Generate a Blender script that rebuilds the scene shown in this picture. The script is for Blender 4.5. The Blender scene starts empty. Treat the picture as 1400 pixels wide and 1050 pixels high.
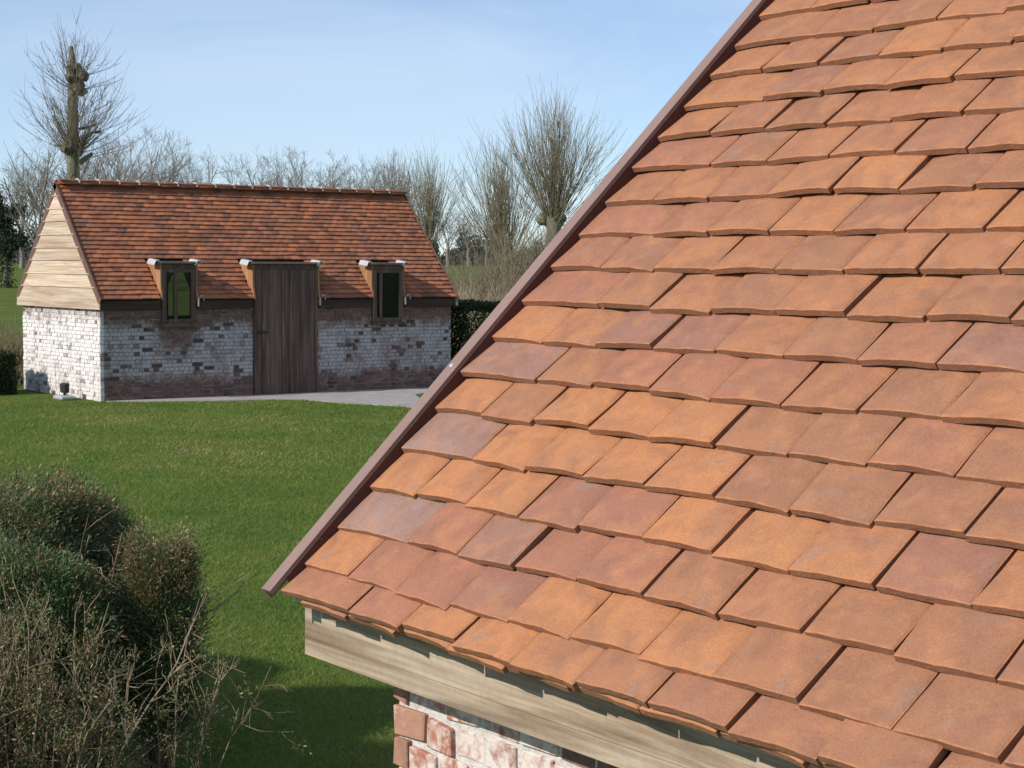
import bpy, bmesh, math, random
import numpy as np
from mathutils import Matrix, Vector

# ------------------------------------------------------------------ camera
CAM = Vector((0.0, 0.0, 2.324))
FPX, YAW, PITCH, ROLL = 2426.5, 0.63077, 0.066875, 0.005409
F_ = np.array([math.sin(YAW)*math.cos(PITCH), math.cos(YAW)*math.cos(PITCH), -math.sin(PITCH)])
R0 = np.array([math.cos(YAW), -math.sin(YAW), 0.0]); U0 = np.cross(R0, F_)
R_ = R0*math.cos(ROLL) + U0*math.sin(ROLL); U_ = -R0*math.sin(ROLL) + U0*math.cos(ROLL)
scene = bpy.context.scene
col = scene.collection
cam_data = bpy.data.cameras.new("camera"); cam = bpy.data.objects.new("camera", cam_data); col.objects.link(cam)
cam_data.sensor_width = 36.0; cam_data.lens = FPX/1400*36.0
cam_data.clip_start = 0.05; cam_data.clip_end = 6000
m = Matrix.Identity(4)
for i in range(3):
    m[i][0] = R_[i]; m[i][1] = U_[i]; m[i][2] = -F_[i]; m[i][3] = CAM[i]
cam.matrix_world = m
scene.camera = cam
scene.render.resolution_x = 1024; scene.render.resolution_y = 768

# ------------------------------------------------------------------ light
SUN_EL, SHADOW_AZ = math.radians(33.5), math.radians(94.5)
world = bpy.data.worlds.new("World"); scene.world = world; world.use_nodes = True
wn, wl = world.node_tree.nodes, world.node_tree.links
wn.clear()
sky = wn.new('ShaderNodeTexSky'); sky.sky_type = 'NISHITA'; sky.sun_disc = False
sky.sun_elevation = SUN_EL; sky.sun_rotation = SHADOW_AZ + math.pi
sky.air_density = 0.75; sky.dust_density = 0.0; sky.ozone_density = 3.6; sky.altitude = 0
wtc = wn.new('ShaderNodeTexCoord')
wmap = wn.new('ShaderNodeMapping'); wmap.inputs['Scale'].default_value = (1.2, 1.2, 4.5); wmap.inputs['Rotation'].default_value = (0.12, 0.0, 0.5)
wno = wn.new('ShaderNodeTexNoise'); wno.inputs['Scale'].default_value = 2.6; wno.inputs['Detail'].default_value = 7; wno.inputs['Roughness'].default_value = 0.58; wno.inputs['Distortion'].default_value = 0.7
wr = wn.new('ShaderNodeValToRGB'); wr.color_ramp.elements[0].position = 0.45; wr.color_ramp.elements[1].position = 0.68
wr.color_ramp.elements[0].color = (0.26, 0.26, 0.26, 1)
wr.color_ramp.elements[1].color = (0.56, 0.56, 0.56, 1)
wmix = wn.new('ShaderNodeMix'); wmix.data_type = 'RGBA'
wmix.inputs[7].default_value = (5.3, 6.2, 7.5, 1)
bg = wn.new('ShaderNodeBackground'); bg.inputs['Strength'].default_value = 0.120
wo = wn.new('ShaderNodeOutputWorld')
wl.new(wtc.outputs['Generated'], wmap.inputs['Vector']); wl.new(wmap.outputs[0], wno.inputs['Vector'])
wl.new(wno.outputs[0], wr.inputs[0]); wl.new(wr.outputs[0], wmix.inputs[0]); wl.new(sky.outputs[0], wmix.inputs[6])
wl.new(wmix.outputs[2], bg.inputs['Color']); wl.new(bg.outputs[0], wo.inputs['Surface'])
sd = bpy.data.lights.new("sun", 'SUN'); sd.energy = 4.0; sd.angle = math.radians(0.5); sd.color = (1.0, 0.955, 0.88)
sun = bpy.data.objects.new("sun", sd); col.objects.link(sun)
sdir = Vector((math.sin(SHADOW_AZ)*math.cos(SUN_EL), math.cos(SHADOW_AZ)*math.cos(SUN_EL), -math.sin(SUN_EL)))
sun.rotation_euler = sdir.to_track_quat('-Z', 'Y').to_euler(); sun.location = (-20, 2, 20)
vs = scene.view_settings
vs.view_transform = 'Standard'; vs.look = 'None'; vs.exposure = 0.16; vs.gamma = 1.0; vs.use_curve_mapping = False
scene.render.engine = 'CYCLES'

# ------------------------------------------------------------------ helpers
def proj(P):
    P = np.asarray(P, float) - np.array(CAM); z = P @ F_
    return 700 + FPX*(P @ R_)/z, 525 - FPX*(P @ U_)/z, z

def tag(o, label=None, cat=None, group=None, kind=None):
    if label: o["label"] = label
    if cat: o["category"] = cat
    if group: o["group"] = group
    if kind: o["kind"] = kind
    return o

def empty(name, loc):
    o = bpy.data.objects.new(name, None); col.objects.link(o); o.location = loc; o.empty_display_size = 0.2
    return o

def attach(o, parent):
    if parent is not None:
        o.parent = parent
        if parent.type == 'EMPTY':
            o.matrix_parent_inverse = Matrix.Translation(-Vector(parent.location))
    return o

def mesh_np(name, V, faces, mat=None, smooth=False):
    me = bpy.data.meshes.new(name)
    V = np.asarray(V, np.float32)
    if isinstance(faces, np.ndarray):
        nf, k = faces.shape
        me.vertices.add(len(V)); me.vertices.foreach_set('co', V.ravel())
        me.loops.add(nf*k); me.loops.foreach_set('vertex_index', faces.astype(np.int32).ravel())
        me.polygons.add(nf); me.polygons.foreach_set('loop_start', np.arange(0, nf*k, k, dtype=np.int32))
        me.polygons.foreach_set('loop_total', np.full(nf, k, np.int32))
        me.update(calc_edges=True)
    else:
        me.from_pydata([tuple(map(float, v)) for v in V], [], faces); me.update()
    if smooth: me.polygons.foreach_set('use_smooth', np.ones(len(me.polygons), bool))
    if mat: me.materials.append(mat)
    return me

def add_obj(name, me, parent=None, M=None):
    o = bpy.data.objects.new(name, me); col.objects.link(o); attach(o, parent)
    if M is not None: o.matrix_basis = M
    return o

def face_attr(me, name, vals):
    a = me.attributes.new(name, 'FLOAT', 'FACE'); a.data.foreach_set('value', np.asarray(vals, np.float32))
def point_attr(me, name, vals):
    a = me.attributes.new(name, 'FLOAT', 'POINT'); a.data.foreach_set('value', np.asarray(vals, np.float32))

class Boxes:
    """collects bevelled boxes / prisms into one part"""
    def __init__(s): s.bm = bmesh.new()
    def box(s, x0, x1, y0, y1, z0, z1):
        v = [s.bm.verts.new(p) for p in ((x0,y0,z0),(x1,y0,z0),(x1,y1,z0),(x0,y1,z0),(x0,y0,z1),(x1,y0,z1),(x1,y1,z1),(x0,y1,z1))]
        for f in ((3,2,1,0),(4,5,6,7),(0,1,5,4),(1,2,6,5),(2,3,7,6),(3,0,4,7)): s.bm.faces.new([v[i] for i in f])
        return s
    def prism(s, poly, d):
        """poly: list of 3D points in order, extruded by vector d"""
        a = [s.bm.verts.new(p) for p in poly]; b = [s.bm.verts.new(tuple(np.array(p)+np.array(d))) for p in poly]
        n = len(a)
        s.bm.faces.new(a[::-1]); s.bm.faces.new(b)
        for i in range(n): s.bm.faces.new([a[i], a[(i+1)%n], b[(i+1)%n], b[i]])
        return s
    def build(s, name, mat, parent=None, bevel=0.0):
        bm = s.bm
        bmesh.ops.recalc_face_normals(bm, faces=bm.faces)
        if bevel > 0: bmesh.ops.bevel(bm, geom=bm.edges[:], offset=bevel, segments=1, affect='EDGES', clamp_overlap=True)
        me = bpy.data.meshes.new(name); bm.to_mesh(me); bm.free(); me.materials.append(mat)
        return add_obj(name, me, parent)

class Tubes:
    def __init__(s): s.V = []; s.F = []; s.n = 0
    def add(s, pts, r0, r1, sides=3, power=1.0):
        pts = np.asarray(pts, float); k = len(pts)
        t = np.gradient(pts, axis=0); t /= np.linalg.norm(t, axis=1)[:, None] + 1e-9
        ref = np.array([0.31, 0.95, 0.12]) if abs(t[0][2]) > 0.5 else np.array([0.1, 0.05, 1.0])
        u = np.cross(t, ref); u /= np.linalg.norm(u, axis=1)[:, None] + 1e-9; w = np.cross(t, u)
        rr = r0 + (r1-r0)*np.linspace(0, 1, k)**power
        a = np.arange(sides)*2*math.pi/sides
        ring = pts[:, None, :] + rr[:, None, None]*(u[:, None, :]*np.cos(a)[None, :, None] + w[:, None, :]*np.sin(a)[None, :, None])
        s.V.append(ring.reshape(-1, 3))
        i = np.arange(k-1)[:, None]*sides; j = np.arange(sides)[None, :]; j2 = (j+1) % sides
        f = np.stack([i+j, i+j2, i+sides+j2, i+sides+j], -1).reshape(-1, 4) + s.n
        s.F.append(f); s.n += k*sides
    def build(s, name, mat, parent=None, smooth=True):
        return add_obj(name, mesh_np(name, np.concatenate(s.V), np.concatenate(s.F), mat, smooth), parent)

class Leaves:
    def __init__(s): s.c = []; s.d = []; s.l = []; s.w = []; s.t = []
    def add(s, c, d, l, w, tone): s.c.append(c); s.d.append(d); s.l.append(l); s.w.append(w); s.t.append(tone)
    def build(s, name, mat, parent, rng):
        c = np.concatenate(s.c); d = np.concatenate(s.d); l = np.concatenate(s.l)[:, None]; w = np.concatenate(s.w)[:, None]; t = np.concatenate(s.t)
        d = d/(np.linalg.norm(d, axis=1)[:, None]+1e-9)
        q = rng.normal(size=c.shape); sd_ = np.cross(d, q); sd_ /= np.linalg.norm(sd_, axis=1)[:, None]+1e-9
        up = np.cross(sd_, d)
        V = np.stack([c, c+d*l*.5+sd_*w*.5+up*w*.12, c+d*l, c+d*l*.5-sd_*w*.5+up*w*.12], 1).reshape(-1, 3)
        Fq = np.arange(len(c)*4).reshape(-1, 4)
        me = mesh_np(name, V, Fq, mat); face_attr(me, 'tone', t)
        return add_obj(name, me, parent)

# ------------------------------------------------------------------ materials
class N:
    """tiny node helper"""
    def __init__(s, name, rough=0.8, spec=0.3):
        s.m = bpy.data.materials.new(name); s.m.use_nodes = True
        s.n, s.l = s.m.node_tree.nodes, s.m.node_tree.links; s.b = s.n['Principled BSDF']
        s.b.inputs['Roughness'].default_value = rough; s.b.inputs['Specular IOR Level'].default_value = spec
    def nd(s, t, **kw):
        x = s.n.new(t)
        for k, v in kw.items():
            if hasattr(x, k) and k not in x.inputs: setattr(x, k, v)
            else: x.inputs[k].default_value = v
        return x
    def ln(s, a, b): s.l.new(a, b)
    def coord(s, kind='Object', scale=(1,1,1), rot=(0,0,0)):
        t = s.nd('ShaderNodeTexCoord'); mp = s.nd('ShaderNodeMapping'); mp.inputs['Scale'].default_value = scale; mp.inputs['Rotation'].default_value = rot
        if kind == 'World':
            g = s.nd('ShaderNodeNewGeometry'); s.ln(g.outputs['Position'], mp.inputs['Vector'])
        else: s.ln(t.outputs[kind], mp.inputs['Vector'])
        return mp.outputs[0]
    def noise(s, vec, scale, detail=4, rough=0.55, dist=0.0):
        x = s.nd('ShaderNodeTexNoise'); x.inputs['Scale'].default_value = scale; x.inputs['Detail'].default_value = detail
        x.inputs['Roughness'].default_value = rough; x.inputs['Distortion'].default_value = dist
        s.ln(vec, x.inputs['Vector']); return x.outputs[0]
    def ramp(s, fac, stops, interp='LINEAR'):
        x = s.nd('ShaderNodeValToRGB'); cr = x.color_ramp; cr.interpolation = interp
        while len(cr.elements) < len(stops): cr.elements.new(0.5)
        for e, (p_, c_) in zip(cr.elements, stops):
            e.position = p_; e.color = (c_, c_, c_, 1) if not isinstance(c_, tuple) else (*c_, 1)
        s.ln(fac, x.inputs[0]); return x.outputs[0]
    def mix(s, fac, a, b, mode='MIX'):
        x = s.nd('ShaderNodeMix'); x.data_type = 'RGBA'; x.blend_type = mode
        for sock, v in ((x.inputs[0], fac), (x.inputs[6], a), (x.inputs[7], b)):
            if isinstance(v, (int, float)): sock.default_value = v
            elif isinstance(v, tuple): sock.default_value = (*v, 1)
            else: s.ln(v, sock)
        return x.outputs[2]
    def math(s, op, a, b=0.0, c=0.0, clamp=False):
        x = s.nd('ShaderNodeMath'); x.operation = op; x.use_clamp = clamp
        for sock, v in zip(x.inputs, (a, b, c)):
            if isinstance(v, (int, float)): sock.default_value = v
            else: s.ln(v, sock)
        return x.outputs[0]
    def attr(s, name, kind='GEOMETRY'):
        x = s.nd('ShaderNodeAttribute'); x.attribute_type = kind; x.attribute_name = name; return x.outputs['Fac']
    def base(s, c): s.ln(c, s.b.inputs['Base Color'])
    def bump(s, h, strength=0.3, dist=0.01):
        x = s.nd('ShaderNodeBump'); x.inputs['Strength'].default_value = strength; x.inputs['Distance'].default_value = dist
        s.ln(h, x.inputs['Height']); s.ln(x.outputs[0], s.b.inputs['Normal'])
    def offset(s, vec, val):
        x = s.nd('ShaderNodeVectorMath'); x.operation = 'ADD'; s.ln(vec, x.inputs[0])
        c = s.nd('ShaderNodeCombineXYZ')
        for i, k in enumerate((37.0, 91.0, 53.0)):
            s.ln(s.math('MULTIPLY', val, k), c.inputs[i])
        s.ln(c.outputs[0], x.inputs[1]); return x.outputs[0]

def clay(name, single, stops, mott=0.7, rim=True):
    a = N(name, 0.82, 0.25)
    tone = a.attr('tone', 'OBJECT' if single else 'GEOMETRY')
    vec = a.coord('Object') if single else a.coord('World')
    v = a.offset(vec, tone) if single else vec
    c = a.ramp(tone, stops)
    n1 = a.noise(v, 13.0, 5, 0.6, 0.6)
    c = a.mix(a.ramp(n1, [(0.40, 0.0), (0.70, mott)]), c, (0.265, 0.125, 0.080))
    n2 = a.noise(v, 21.0, 3, 0.5)
    c = a.mix(a.ramp(n2, [(0.5, 0.0), (0.72, mott*0.8)]), c, (0.50, 0.225, 0.110))
    n3 = a.noise(v, 9.0, 3, 0.6, 1.5)
    c = a.mix(a.ramp(n3, [(0.60, 0.0), (0.74, mott*0.8)]), c, (0.31, 0.21, 0.165))
    n4 = a.noise(v, 260.0, 2, 0.7)
    c = a.mix(0.42, c, a.ramp(n4, [(0.3, (0.45,0.42,0.4)), (0.7, (1.0,1.0,1.0))]), 'MULTIPLY')
    n5 = a.noise(v, 70.0, 2, 0.5)
    c = a.mix(a.ramp(n5, [(0.75, 0.0), (0.84, 0.35)]), c, (0.58, 0.42, 0.32))
    n6 = a.noise(v, 46.0, 4, 0.7, 0.8)
    c = a.mix(a.ramp(n6, [(0.62, 0.0), (0.74, 0.5*mott+0.1)]), c, (0.26, 0.135, 0.095))
    n7 = a.noise(v, 5.0, 5, 0.7, 2.0)
    c = a.mix(a.ramp(n7, [(0.35, 0.30*mott), (0.5, 0.0)]), c, (0.30, 0.16, 0.115))
    if rim:
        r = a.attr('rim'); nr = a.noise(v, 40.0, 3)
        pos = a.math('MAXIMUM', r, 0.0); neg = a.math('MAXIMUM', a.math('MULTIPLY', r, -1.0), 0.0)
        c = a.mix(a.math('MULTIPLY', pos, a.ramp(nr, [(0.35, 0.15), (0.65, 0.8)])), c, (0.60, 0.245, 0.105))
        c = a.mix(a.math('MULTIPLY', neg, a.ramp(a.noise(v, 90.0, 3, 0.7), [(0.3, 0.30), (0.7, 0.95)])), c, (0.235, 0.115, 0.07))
    a.base(c); a.bump(a.mix(0.4, n5, n4), 0.55, 0.005)
    return a.m

NEAR_STOPS = [(0.0, (0.535,0.225,0.092)), (0.2, (0.475,0.205,0.092)), (0.4, (0.415,0.182,0.090)), (0.58, (0.355,0.165,0.090)),
              (0.72, (0.405,0.170,0.100)), (0.86, (0.335,0.155,0.105)), (1.0, (0.345,0.220,0.180))]
FAR_STOPS = [(0.0, (0.58,0.205,0.09)), (0.25, (0.47,0.172,0.083)), (0.5, (0.375,0.142,0.074)), (0.7, (0.28,0.112,0.064)), (0.85, (0.19,0.088,0.058)), (1.0, (0.42,0.19,0.12))]
M_TILE = clay("terracotta_tile", True, NEAR_STOPS); M_TILE_S = clay("terracotta_tiles_joined", False, NEAR_STOPS)
M_FTILE = clay("red_clay_tile", True, FAR_STOPS, 0.3, False); M_FTILE_S = clay("red_clay_tiles_joined", False, FAR_STOPS, 0.3, False)

def wood(name, c0, c1, c2, axis, scale=1.0, rough=0.75, knots=True):
    a = N(name, rough, 0.25)
    sc = [28.0, 28.0, 28.0]; sc[axis] = 1.6
    rnd = a.nd('ShaderNodeObjectInfo').outputs['Random']
    v = a.offset(a.coord('World', tuple(x*scale for x in sc)), rnd)
    n = a.noise(v, 1.0, 5, 0.6, 0.8)
    c = a.ramp(n, [(0.28, c0), (0.5, c1), (0.72, c2)])
    v2 = a.offset(a.coord('World', tuple(x*scale*0.22 for x in sc)), rnd)
    n2 = a.noise(v2, 1.0, 4, 0.65, 3.2)
    c = a.mix(a.ramp(n2, [(0.48, 0.0), (0.62, 0.65)]), c, c0)
    v4 = a.offset(a.coord('World', tuple(x*scale*(4.5 if x > 2 else 1.3) for x in sc)), rnd); n4 = a.noise(v4, 1.0, 3, 0.6, 0.4)
    c = a.mix(0.55, c, a.ramp(n4, [(0.32, 0.42), (0.6, 1.0)]), 'MULTIPLY')
    hs = a.ramp(rnd, [(0.0, 0.8), (1.0, 1.0)])
    c = a.mix(1.0, c, hs, 'MULTIPLY')
    n3 = a.noise(a.coord('World'), 160.0 if scale > 0.9 else 60.0, 2)
    c = a.mix(0.25, c, a.ramp(n3, [(0.3, 0.55), (0.7, 1.0)]), 'MULTIPLY')
    a.base(c); a.bump(n, 0.3, 0.004)
    return a.m

M_OAK = wood("weathered_oak", (0.22,0.135,0.08), (0.52,0.395,0.275), (0.63,0.52,0.395), 1, 0.8)
M_CLAD = wood("pale_oak_cladding", (0.56,0.39,0.26), (0.76,0.58,0.425), (0.84,0.70,0.55), 1, 0.35)
M_DARKWOOD = wood("dark_stained_wood", (0.10,0.060,0.044), (0.19,0.118,0.09), (0.31,0.215,0.17), 2, 0.5)
M_DARKBOARD = wood("dark_board", (0.05,0.032,0.022), (0.085,0.056,0.04), (0.12,0.085,0.06), 0, 0.5)
M_CHEEK = wood("orange_oak_cheek", (0.33,0.16,0.07), (0.50,0.26,0.12), (0.58,0.33,0.16), 2, 0.4)

def trim_mat(name, c, rough=0.45):
    a = N(name, rough, 0.4); v = a.coord('World')
    n = a.noise(v, 7.0, 4, 0.6); c1 = a.ramp(n, [(0.3, tuple(x*0.9 for x in c)), (0.7, tuple(min(1, x*1.08) for x in c))])
    n2 = a.noise(v, 90.0, 3, 0.6); c1 = a.mix(a.ramp(n2, [(0.66, 0.0), (0.76, 0.4)]), c1, (0.36,0.30,0.27))
    a.base(c1); a.bump(n2, 0.08, 0.002); return a.m
M_TRIM = trim_mat("brown_painted_trim", (0.265,0.165,0.135)); M_TRIM2 = trim_mat("red_brown_trim", (0.15,0.075,0.05))
M_VERGE_SHADE = trim_mat("dark_red_verge_shade", (0.085,0.032,0.024), 0.8)
M_LEAD = trim_mat("grey_lead", (0.48,0.49,0.52), 0.35)
M_STEEL = trim_mat("zinc", (0.55,0.55,0.56), 0.3)

def brick_mat(name, single, wash):
    a = N(name, 0.9, 0.15)
    tone = a.attr('tone', 'OBJECT' if single else 'GEOMETRY'); v = a.coord('World')
    c = a.ramp(tone, [(0.0, (0.42,0.17,0.11)), (0.3, (0.36,0.145,0.10)), (0.55, (0.28,0.125,0.09)), (0.8, (0.46,0.24,0.165)), (1.0, (0.15,0.09,0.075))])
    n1 = a.noise(v, 30.0, 4, 0.6); c = a.mix(a.ramp(n1, [(0.4, 0.0), (0.75, 0.5)]), c, (0.50,0.25,0.16))
    # worn limewash
    big = a.noise(v, wash['big'], 4, 0.6, 0.5); fine = a.noise(v, wash['fine'], 4, 0.65, 0.4)
    sep = a.nd('ShaderNodeSeparateXYZ'); a.ln(v, sep.inputs[0]); z = sep.outputs[2]
    h = a.math('MULTIPLY', a.ramp(z, wash['z']), 1.0)
    k = a.math('ADD', a.math('MULTIPLY', big, 0.9), a.math('MULTIPLY', fine, 0.8))
    k = a.math('ADD', k, h); k = a.math('SUBTRACT', k, a.math('MULTIPLY', a.ramp(tone, [(0.70, 0.0), (1.0, 1.0)]), 0.55))
    k = a.math('ADD', k, wash['bias'])
    c = a.mix(a.ramp(k, [(0.42, 0.0), (0.62, wash['max'])]), c, wash['col'])
    a.base(c); a.bump(a.mix(0.5, n1, fine), 0.8, 0.009)
    return a.m
WASH_F = dict(big=2.2, fine=22.0, z=[(0.0, 0.0), (0.10, 0.0), (0.34, 0.46), (0.62, 0.54), (0.80, 0.40), (0.98, 0.0)], bias=-0.72, max=0.93, col=(0.70,0.69,0.68))
# ramps clamp at z = 1, so scale z for the far wall through a dedicated node below
def brick_far(name, single):
    a = N(name, 0.9, 0.15)
    tone = a.attr('tone', 'OBJECT' if single else 'GEOMETRY'); v = a.coord('World')
    c = a.ramp(tone, [(0.0, (0.23,0.115,0.085)), (0.3, (0.185,0.095,0.075)), (0.55, (0.14,0.08,0.065)), (0.8, (0.26,0.155,0.115)), (1.0, (0.07,0.05,0.046))])
    n1 = a.noise(v, 20.0, 4, 0.6); c = a.mix(a.ramp(n1, [(0.4, 0.0), (0.75, 0.5)]), c, (0.25,0.155,0.12))
    big = a.noise(v, 2.4, 5, 0.65, 0.8); fine = a.noise(v, 19.0, 4, 0.65, 0.4)
    sep = a.nd('ShaderNodeSeparateXYZ'); a.ln(v, sep.inputs[0])
    zz = a.math('MULTIPLY', sep.outputs[2], 0.5)
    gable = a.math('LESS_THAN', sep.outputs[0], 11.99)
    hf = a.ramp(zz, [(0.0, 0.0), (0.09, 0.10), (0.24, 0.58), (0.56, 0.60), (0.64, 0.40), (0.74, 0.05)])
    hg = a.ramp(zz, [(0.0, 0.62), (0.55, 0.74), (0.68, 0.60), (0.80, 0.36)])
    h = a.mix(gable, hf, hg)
    # bare damp patch under the first window
    dx = a.math('ABSOLUTE', a.math('SUBTRACT', sep.outputs[0], 13.35)); 
    px = a.ramp(dx, [(0.15, 0.34), (0.65, 0.0)]); pz = a.ramp(sep.outputs[2], [(0.75, 0.0), (1.0, 1.0)])
    patch = a.math('MULTIPLY', a.math('MULTIPLY', px, pz), a.math('SUBTRACT', 1.0, gable))
    k = a.math('ADD', a.math('MULTIPLY', big, 1.05), a.math('MULTIPLY', fine, 0.5))
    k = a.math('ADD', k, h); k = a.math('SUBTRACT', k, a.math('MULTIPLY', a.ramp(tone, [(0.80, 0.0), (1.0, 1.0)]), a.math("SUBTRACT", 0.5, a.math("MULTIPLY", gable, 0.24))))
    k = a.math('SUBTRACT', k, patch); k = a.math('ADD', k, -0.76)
    c = a.mix(a.ramp(k, [(0.30, 0.0), (0.68, 0.92)]), c, a.mix(gable, (0.52,0.475,0.465), (0.78,0.74,0.70)))  # front limewash darker than the gable's: wall shade painted into its colour
    a.base(c); a.bump(a.mix(0.5, n1, fine), 0.5, 0.008)
    return a.m
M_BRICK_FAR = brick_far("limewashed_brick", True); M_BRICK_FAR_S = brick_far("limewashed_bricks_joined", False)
WASH_N = dict(big=5.0, fine=32.0, z=[(0.0, 0.25), (1.0, 0.25)], bias=-0.48, max=0.84, col=(0.72,0.64,0.58))
M_BRICK = brick_mat("old_red_brick", True, WASH_N); M_BRICK_S = brick_mat("old_red_bricks_joined", False, WASH_N)
def mortar(name, c):
    a = N(name, 0.95, 0.1); v = a.coord('World'); n = a.noise(v, 45.0, 5, 0.65)
    a.base(a.ramp(n, [(0.3, tuple(x*0.72 for x in c)), (0.7, c)])); a.bump(n, 0.8, 0.012); return a.m
M_MORTAR = mortar("lime_mortar", (0.66,0.63,0.58))
def mortar_far():
    a = N("old_mortar", 0.95, 0.1); v = a.coord('World'); n = a.noise(v, 30.0, 5, 0.65); sep = a.nd('ShaderNodeSeparateXYZ'); a.ln(v, sep.inputs[0])
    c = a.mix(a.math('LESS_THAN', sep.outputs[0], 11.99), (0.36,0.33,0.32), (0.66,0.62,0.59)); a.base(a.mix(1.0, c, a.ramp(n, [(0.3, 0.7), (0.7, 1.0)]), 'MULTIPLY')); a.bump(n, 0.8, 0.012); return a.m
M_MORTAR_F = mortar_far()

def bark(name, c0, c1, moss=None):
    a = N(name, 0.92, 0.1); v = a.coord('World', (1,1,0.35)); n = a.noise(v, 14.0, 4, 0.65)
    c = a.ramp(n, [(0.3, c0), (0.7, c1)])
    if moss: c = a.mix(a.ramp(a.noise(a.coord('World'), 3.0, 3), [(0.45, 0.0), (0.65, 0.7)]), c, moss)
    a.base(c); a.bump(n, 0.6, 0.02); return a.m
M_BARK = bark("mossy_bark", (0.085,0.072,0.05), (0.24,0.21,0.15), (0.19,0.19,0.10))
M_WITHY = bark("willow_withies", (0.17,0.145,0.095), (0.29,0.25,0.165))
M_TWIG = bark("bare_twigs", (0.13,0.105,0.08), (0.24,0.20,0.16))
M_TWIGFAR = bark("distant_twigs", (0.19,0.165,0.14), (0.28,0.245,0.21))
M_STEM = bark("tan_stems", (0.12,0.085,0.055), (0.32,0.245,0.165))
M_REED = bark("dry_reeds", (0.26,0.22,0.14), (0.46,0.39,0.27))

def leaf_mat(name, stops, trans=0.15):
    a = N(name, 0.65, 0.25); t = a.attr('tone'); c = a.ramp(t, stops); a.base(c)
    b2 = a.nd('ShaderNodeBsdfTranslucent'); a.ln(c, b2.inputs['Color'])
    mx = a.nd('ShaderNodeMixShader'); mx.inputs[0].default_value = trans
    out = a.n['Material Output']; a.ln(a.b.outputs[0], mx.inputs[1]); a.ln(b2.outputs[0], mx.inputs[2]); a.ln(mx.outputs[0], out.inputs['Surface'])
    return a.m
M_LEAF = leaf_mat("conifer_sprays", [(0.0, (0.060,0.105,0.045)), (0.45, (0.110,0.170,0.062)), (0.62, (0.165,0.190,0.070)), (0.74, (0.21,0.15,0.065)), (0.85, (0.28,0.15,0.055)), (1.0, (0.42,0.33,0.20))])
M_HEDGE = leaf_mat("hedge_leaves", [(0.0, (0.016,0.026,0.012)), (0.5, (0.034,0.055,0.018)), (1.0, (0.07,0.10,0.03))])
M_IVY = leaf_mat("ivy_leaves", [(0.0, (0.018,0.032,0.02)), (1.0, (0.05,0.075,0.035))])
M_GRASS = leaf_mat("grass_blades", [(0.0, (0.100,0.175,0.032)), (0.4, (0.165,0.245,0.044)), (0.7, (0.255,0.275,0.060)), (0.88, (0.34,0.29,0.105)), (1.0, (0.46,0.39,0.21))], 0.3)

def ground_mat():
    a = N("lawn_and_meadow", 0.95, 0.05); v = a.coord('World')
    n = a.noise(v, 1.1, 5, 0.6); c = a.ramp(n, [(0.3, (0.095,0.150,0.029)), (0.5, (0.128,0.180,0.036)), (0.7, (0.180,0.190,0.050))])
    n2 = a.noise(v, 14.0, 4, 0.7); c = a.mix(0.45, c, a.ramp(n2, [(0.3, (0.55,0.55,0.5)), (0.7, (1.0,1.0,1.0))]), 'MULTIPLY')
    n3 = a.noise(v, 0.6, 3, 0.55, 0.8); c = a.mix(a.ramp(n3, [(0.58, 0.0), (0.72, 0.45)]), c, (0.17,0.125,0.05))
    n4 = a.noise(v, 55.0, 3, 0.7); c = a.mix(0.4, c, a.ramp(n4, [(0.35, (0.5,0.5,0.5)), (0.65, (1.0,1.0,1.0))]), 'MULTIPLY')
    a.base(c); a.bump(n4, 0.8, 0.03); return a.m
M_GROUND = ground_mat()
def paving_mat():
    a = N("pale_gravel_paving", 0.92, 0.1); v = a.coord('World'); n = a.noise(v, 3.0, 5, 0.6); n2 = a.noise(v, 60.0, 3, 0.7)
    c = a.ramp(n, [(0.3, (0.34,0.30,0.28)), (0.7, (0.47,0.43,0.40))]); c = a.mix(0.5, c, a.ramp(n2, [(0.3, 0.55), (0.7, 1.0)]), 'MULTIPLY')
    a.base(c); a.bump(n2, 0.5, 0.01); return a.m
M_PAVE = paving_mat()
def plain(name, c, rough=0.7, var=0.15, scale=12.0, spec=0.3):
    a = N(name, rough, spec); n = a.noise(a.coord('World'), scale, 4, 0.6)
    a.base(a.ramp(n, [(0.3, tuple(x*(1-var) for x in c)), (0.7, tuple(x*(1+var) for x in c))])); a.bump(n, 0.15, 0.005); return a.m
M_STONE = plain("grey_stone", (0.36,0.36,0.36)); M_BLACK = plain("black_metal", (0.035,0.032,0.03), 0.5)
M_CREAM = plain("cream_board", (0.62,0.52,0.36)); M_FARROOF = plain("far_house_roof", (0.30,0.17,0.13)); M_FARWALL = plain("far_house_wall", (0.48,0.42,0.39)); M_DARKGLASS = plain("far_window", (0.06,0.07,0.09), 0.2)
def glass_mat():
    a = N("window_glass", 0.05, 0.6); n = a.noise(a.coord('World'), 6.0, 2); a.base(a.ramp(n, [(0.3, (0.02,0.02,0.02)), (0.7, (0.03,0.03,0.03))])); a.bump(n, 0.05, 0.01)
    tr = a.nd('ShaderNodeBsdfTransparent'); tr.inputs[0].default_value = (0.80, 0.84, 0.78, 1)
    mx = a.nd('ShaderNodeMixShader'); mx.inputs[0].default_value = 0.6; out = a.n['Material Output']
    a.ln(a.b.outputs[0], mx.inputs[1]); a.ln(tr.outputs[0], mx.inputs[2]); a.ln(mx.outputs[0], out.inputs['Surface']); return a.m
M_GLASS = glass_mat()

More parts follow.
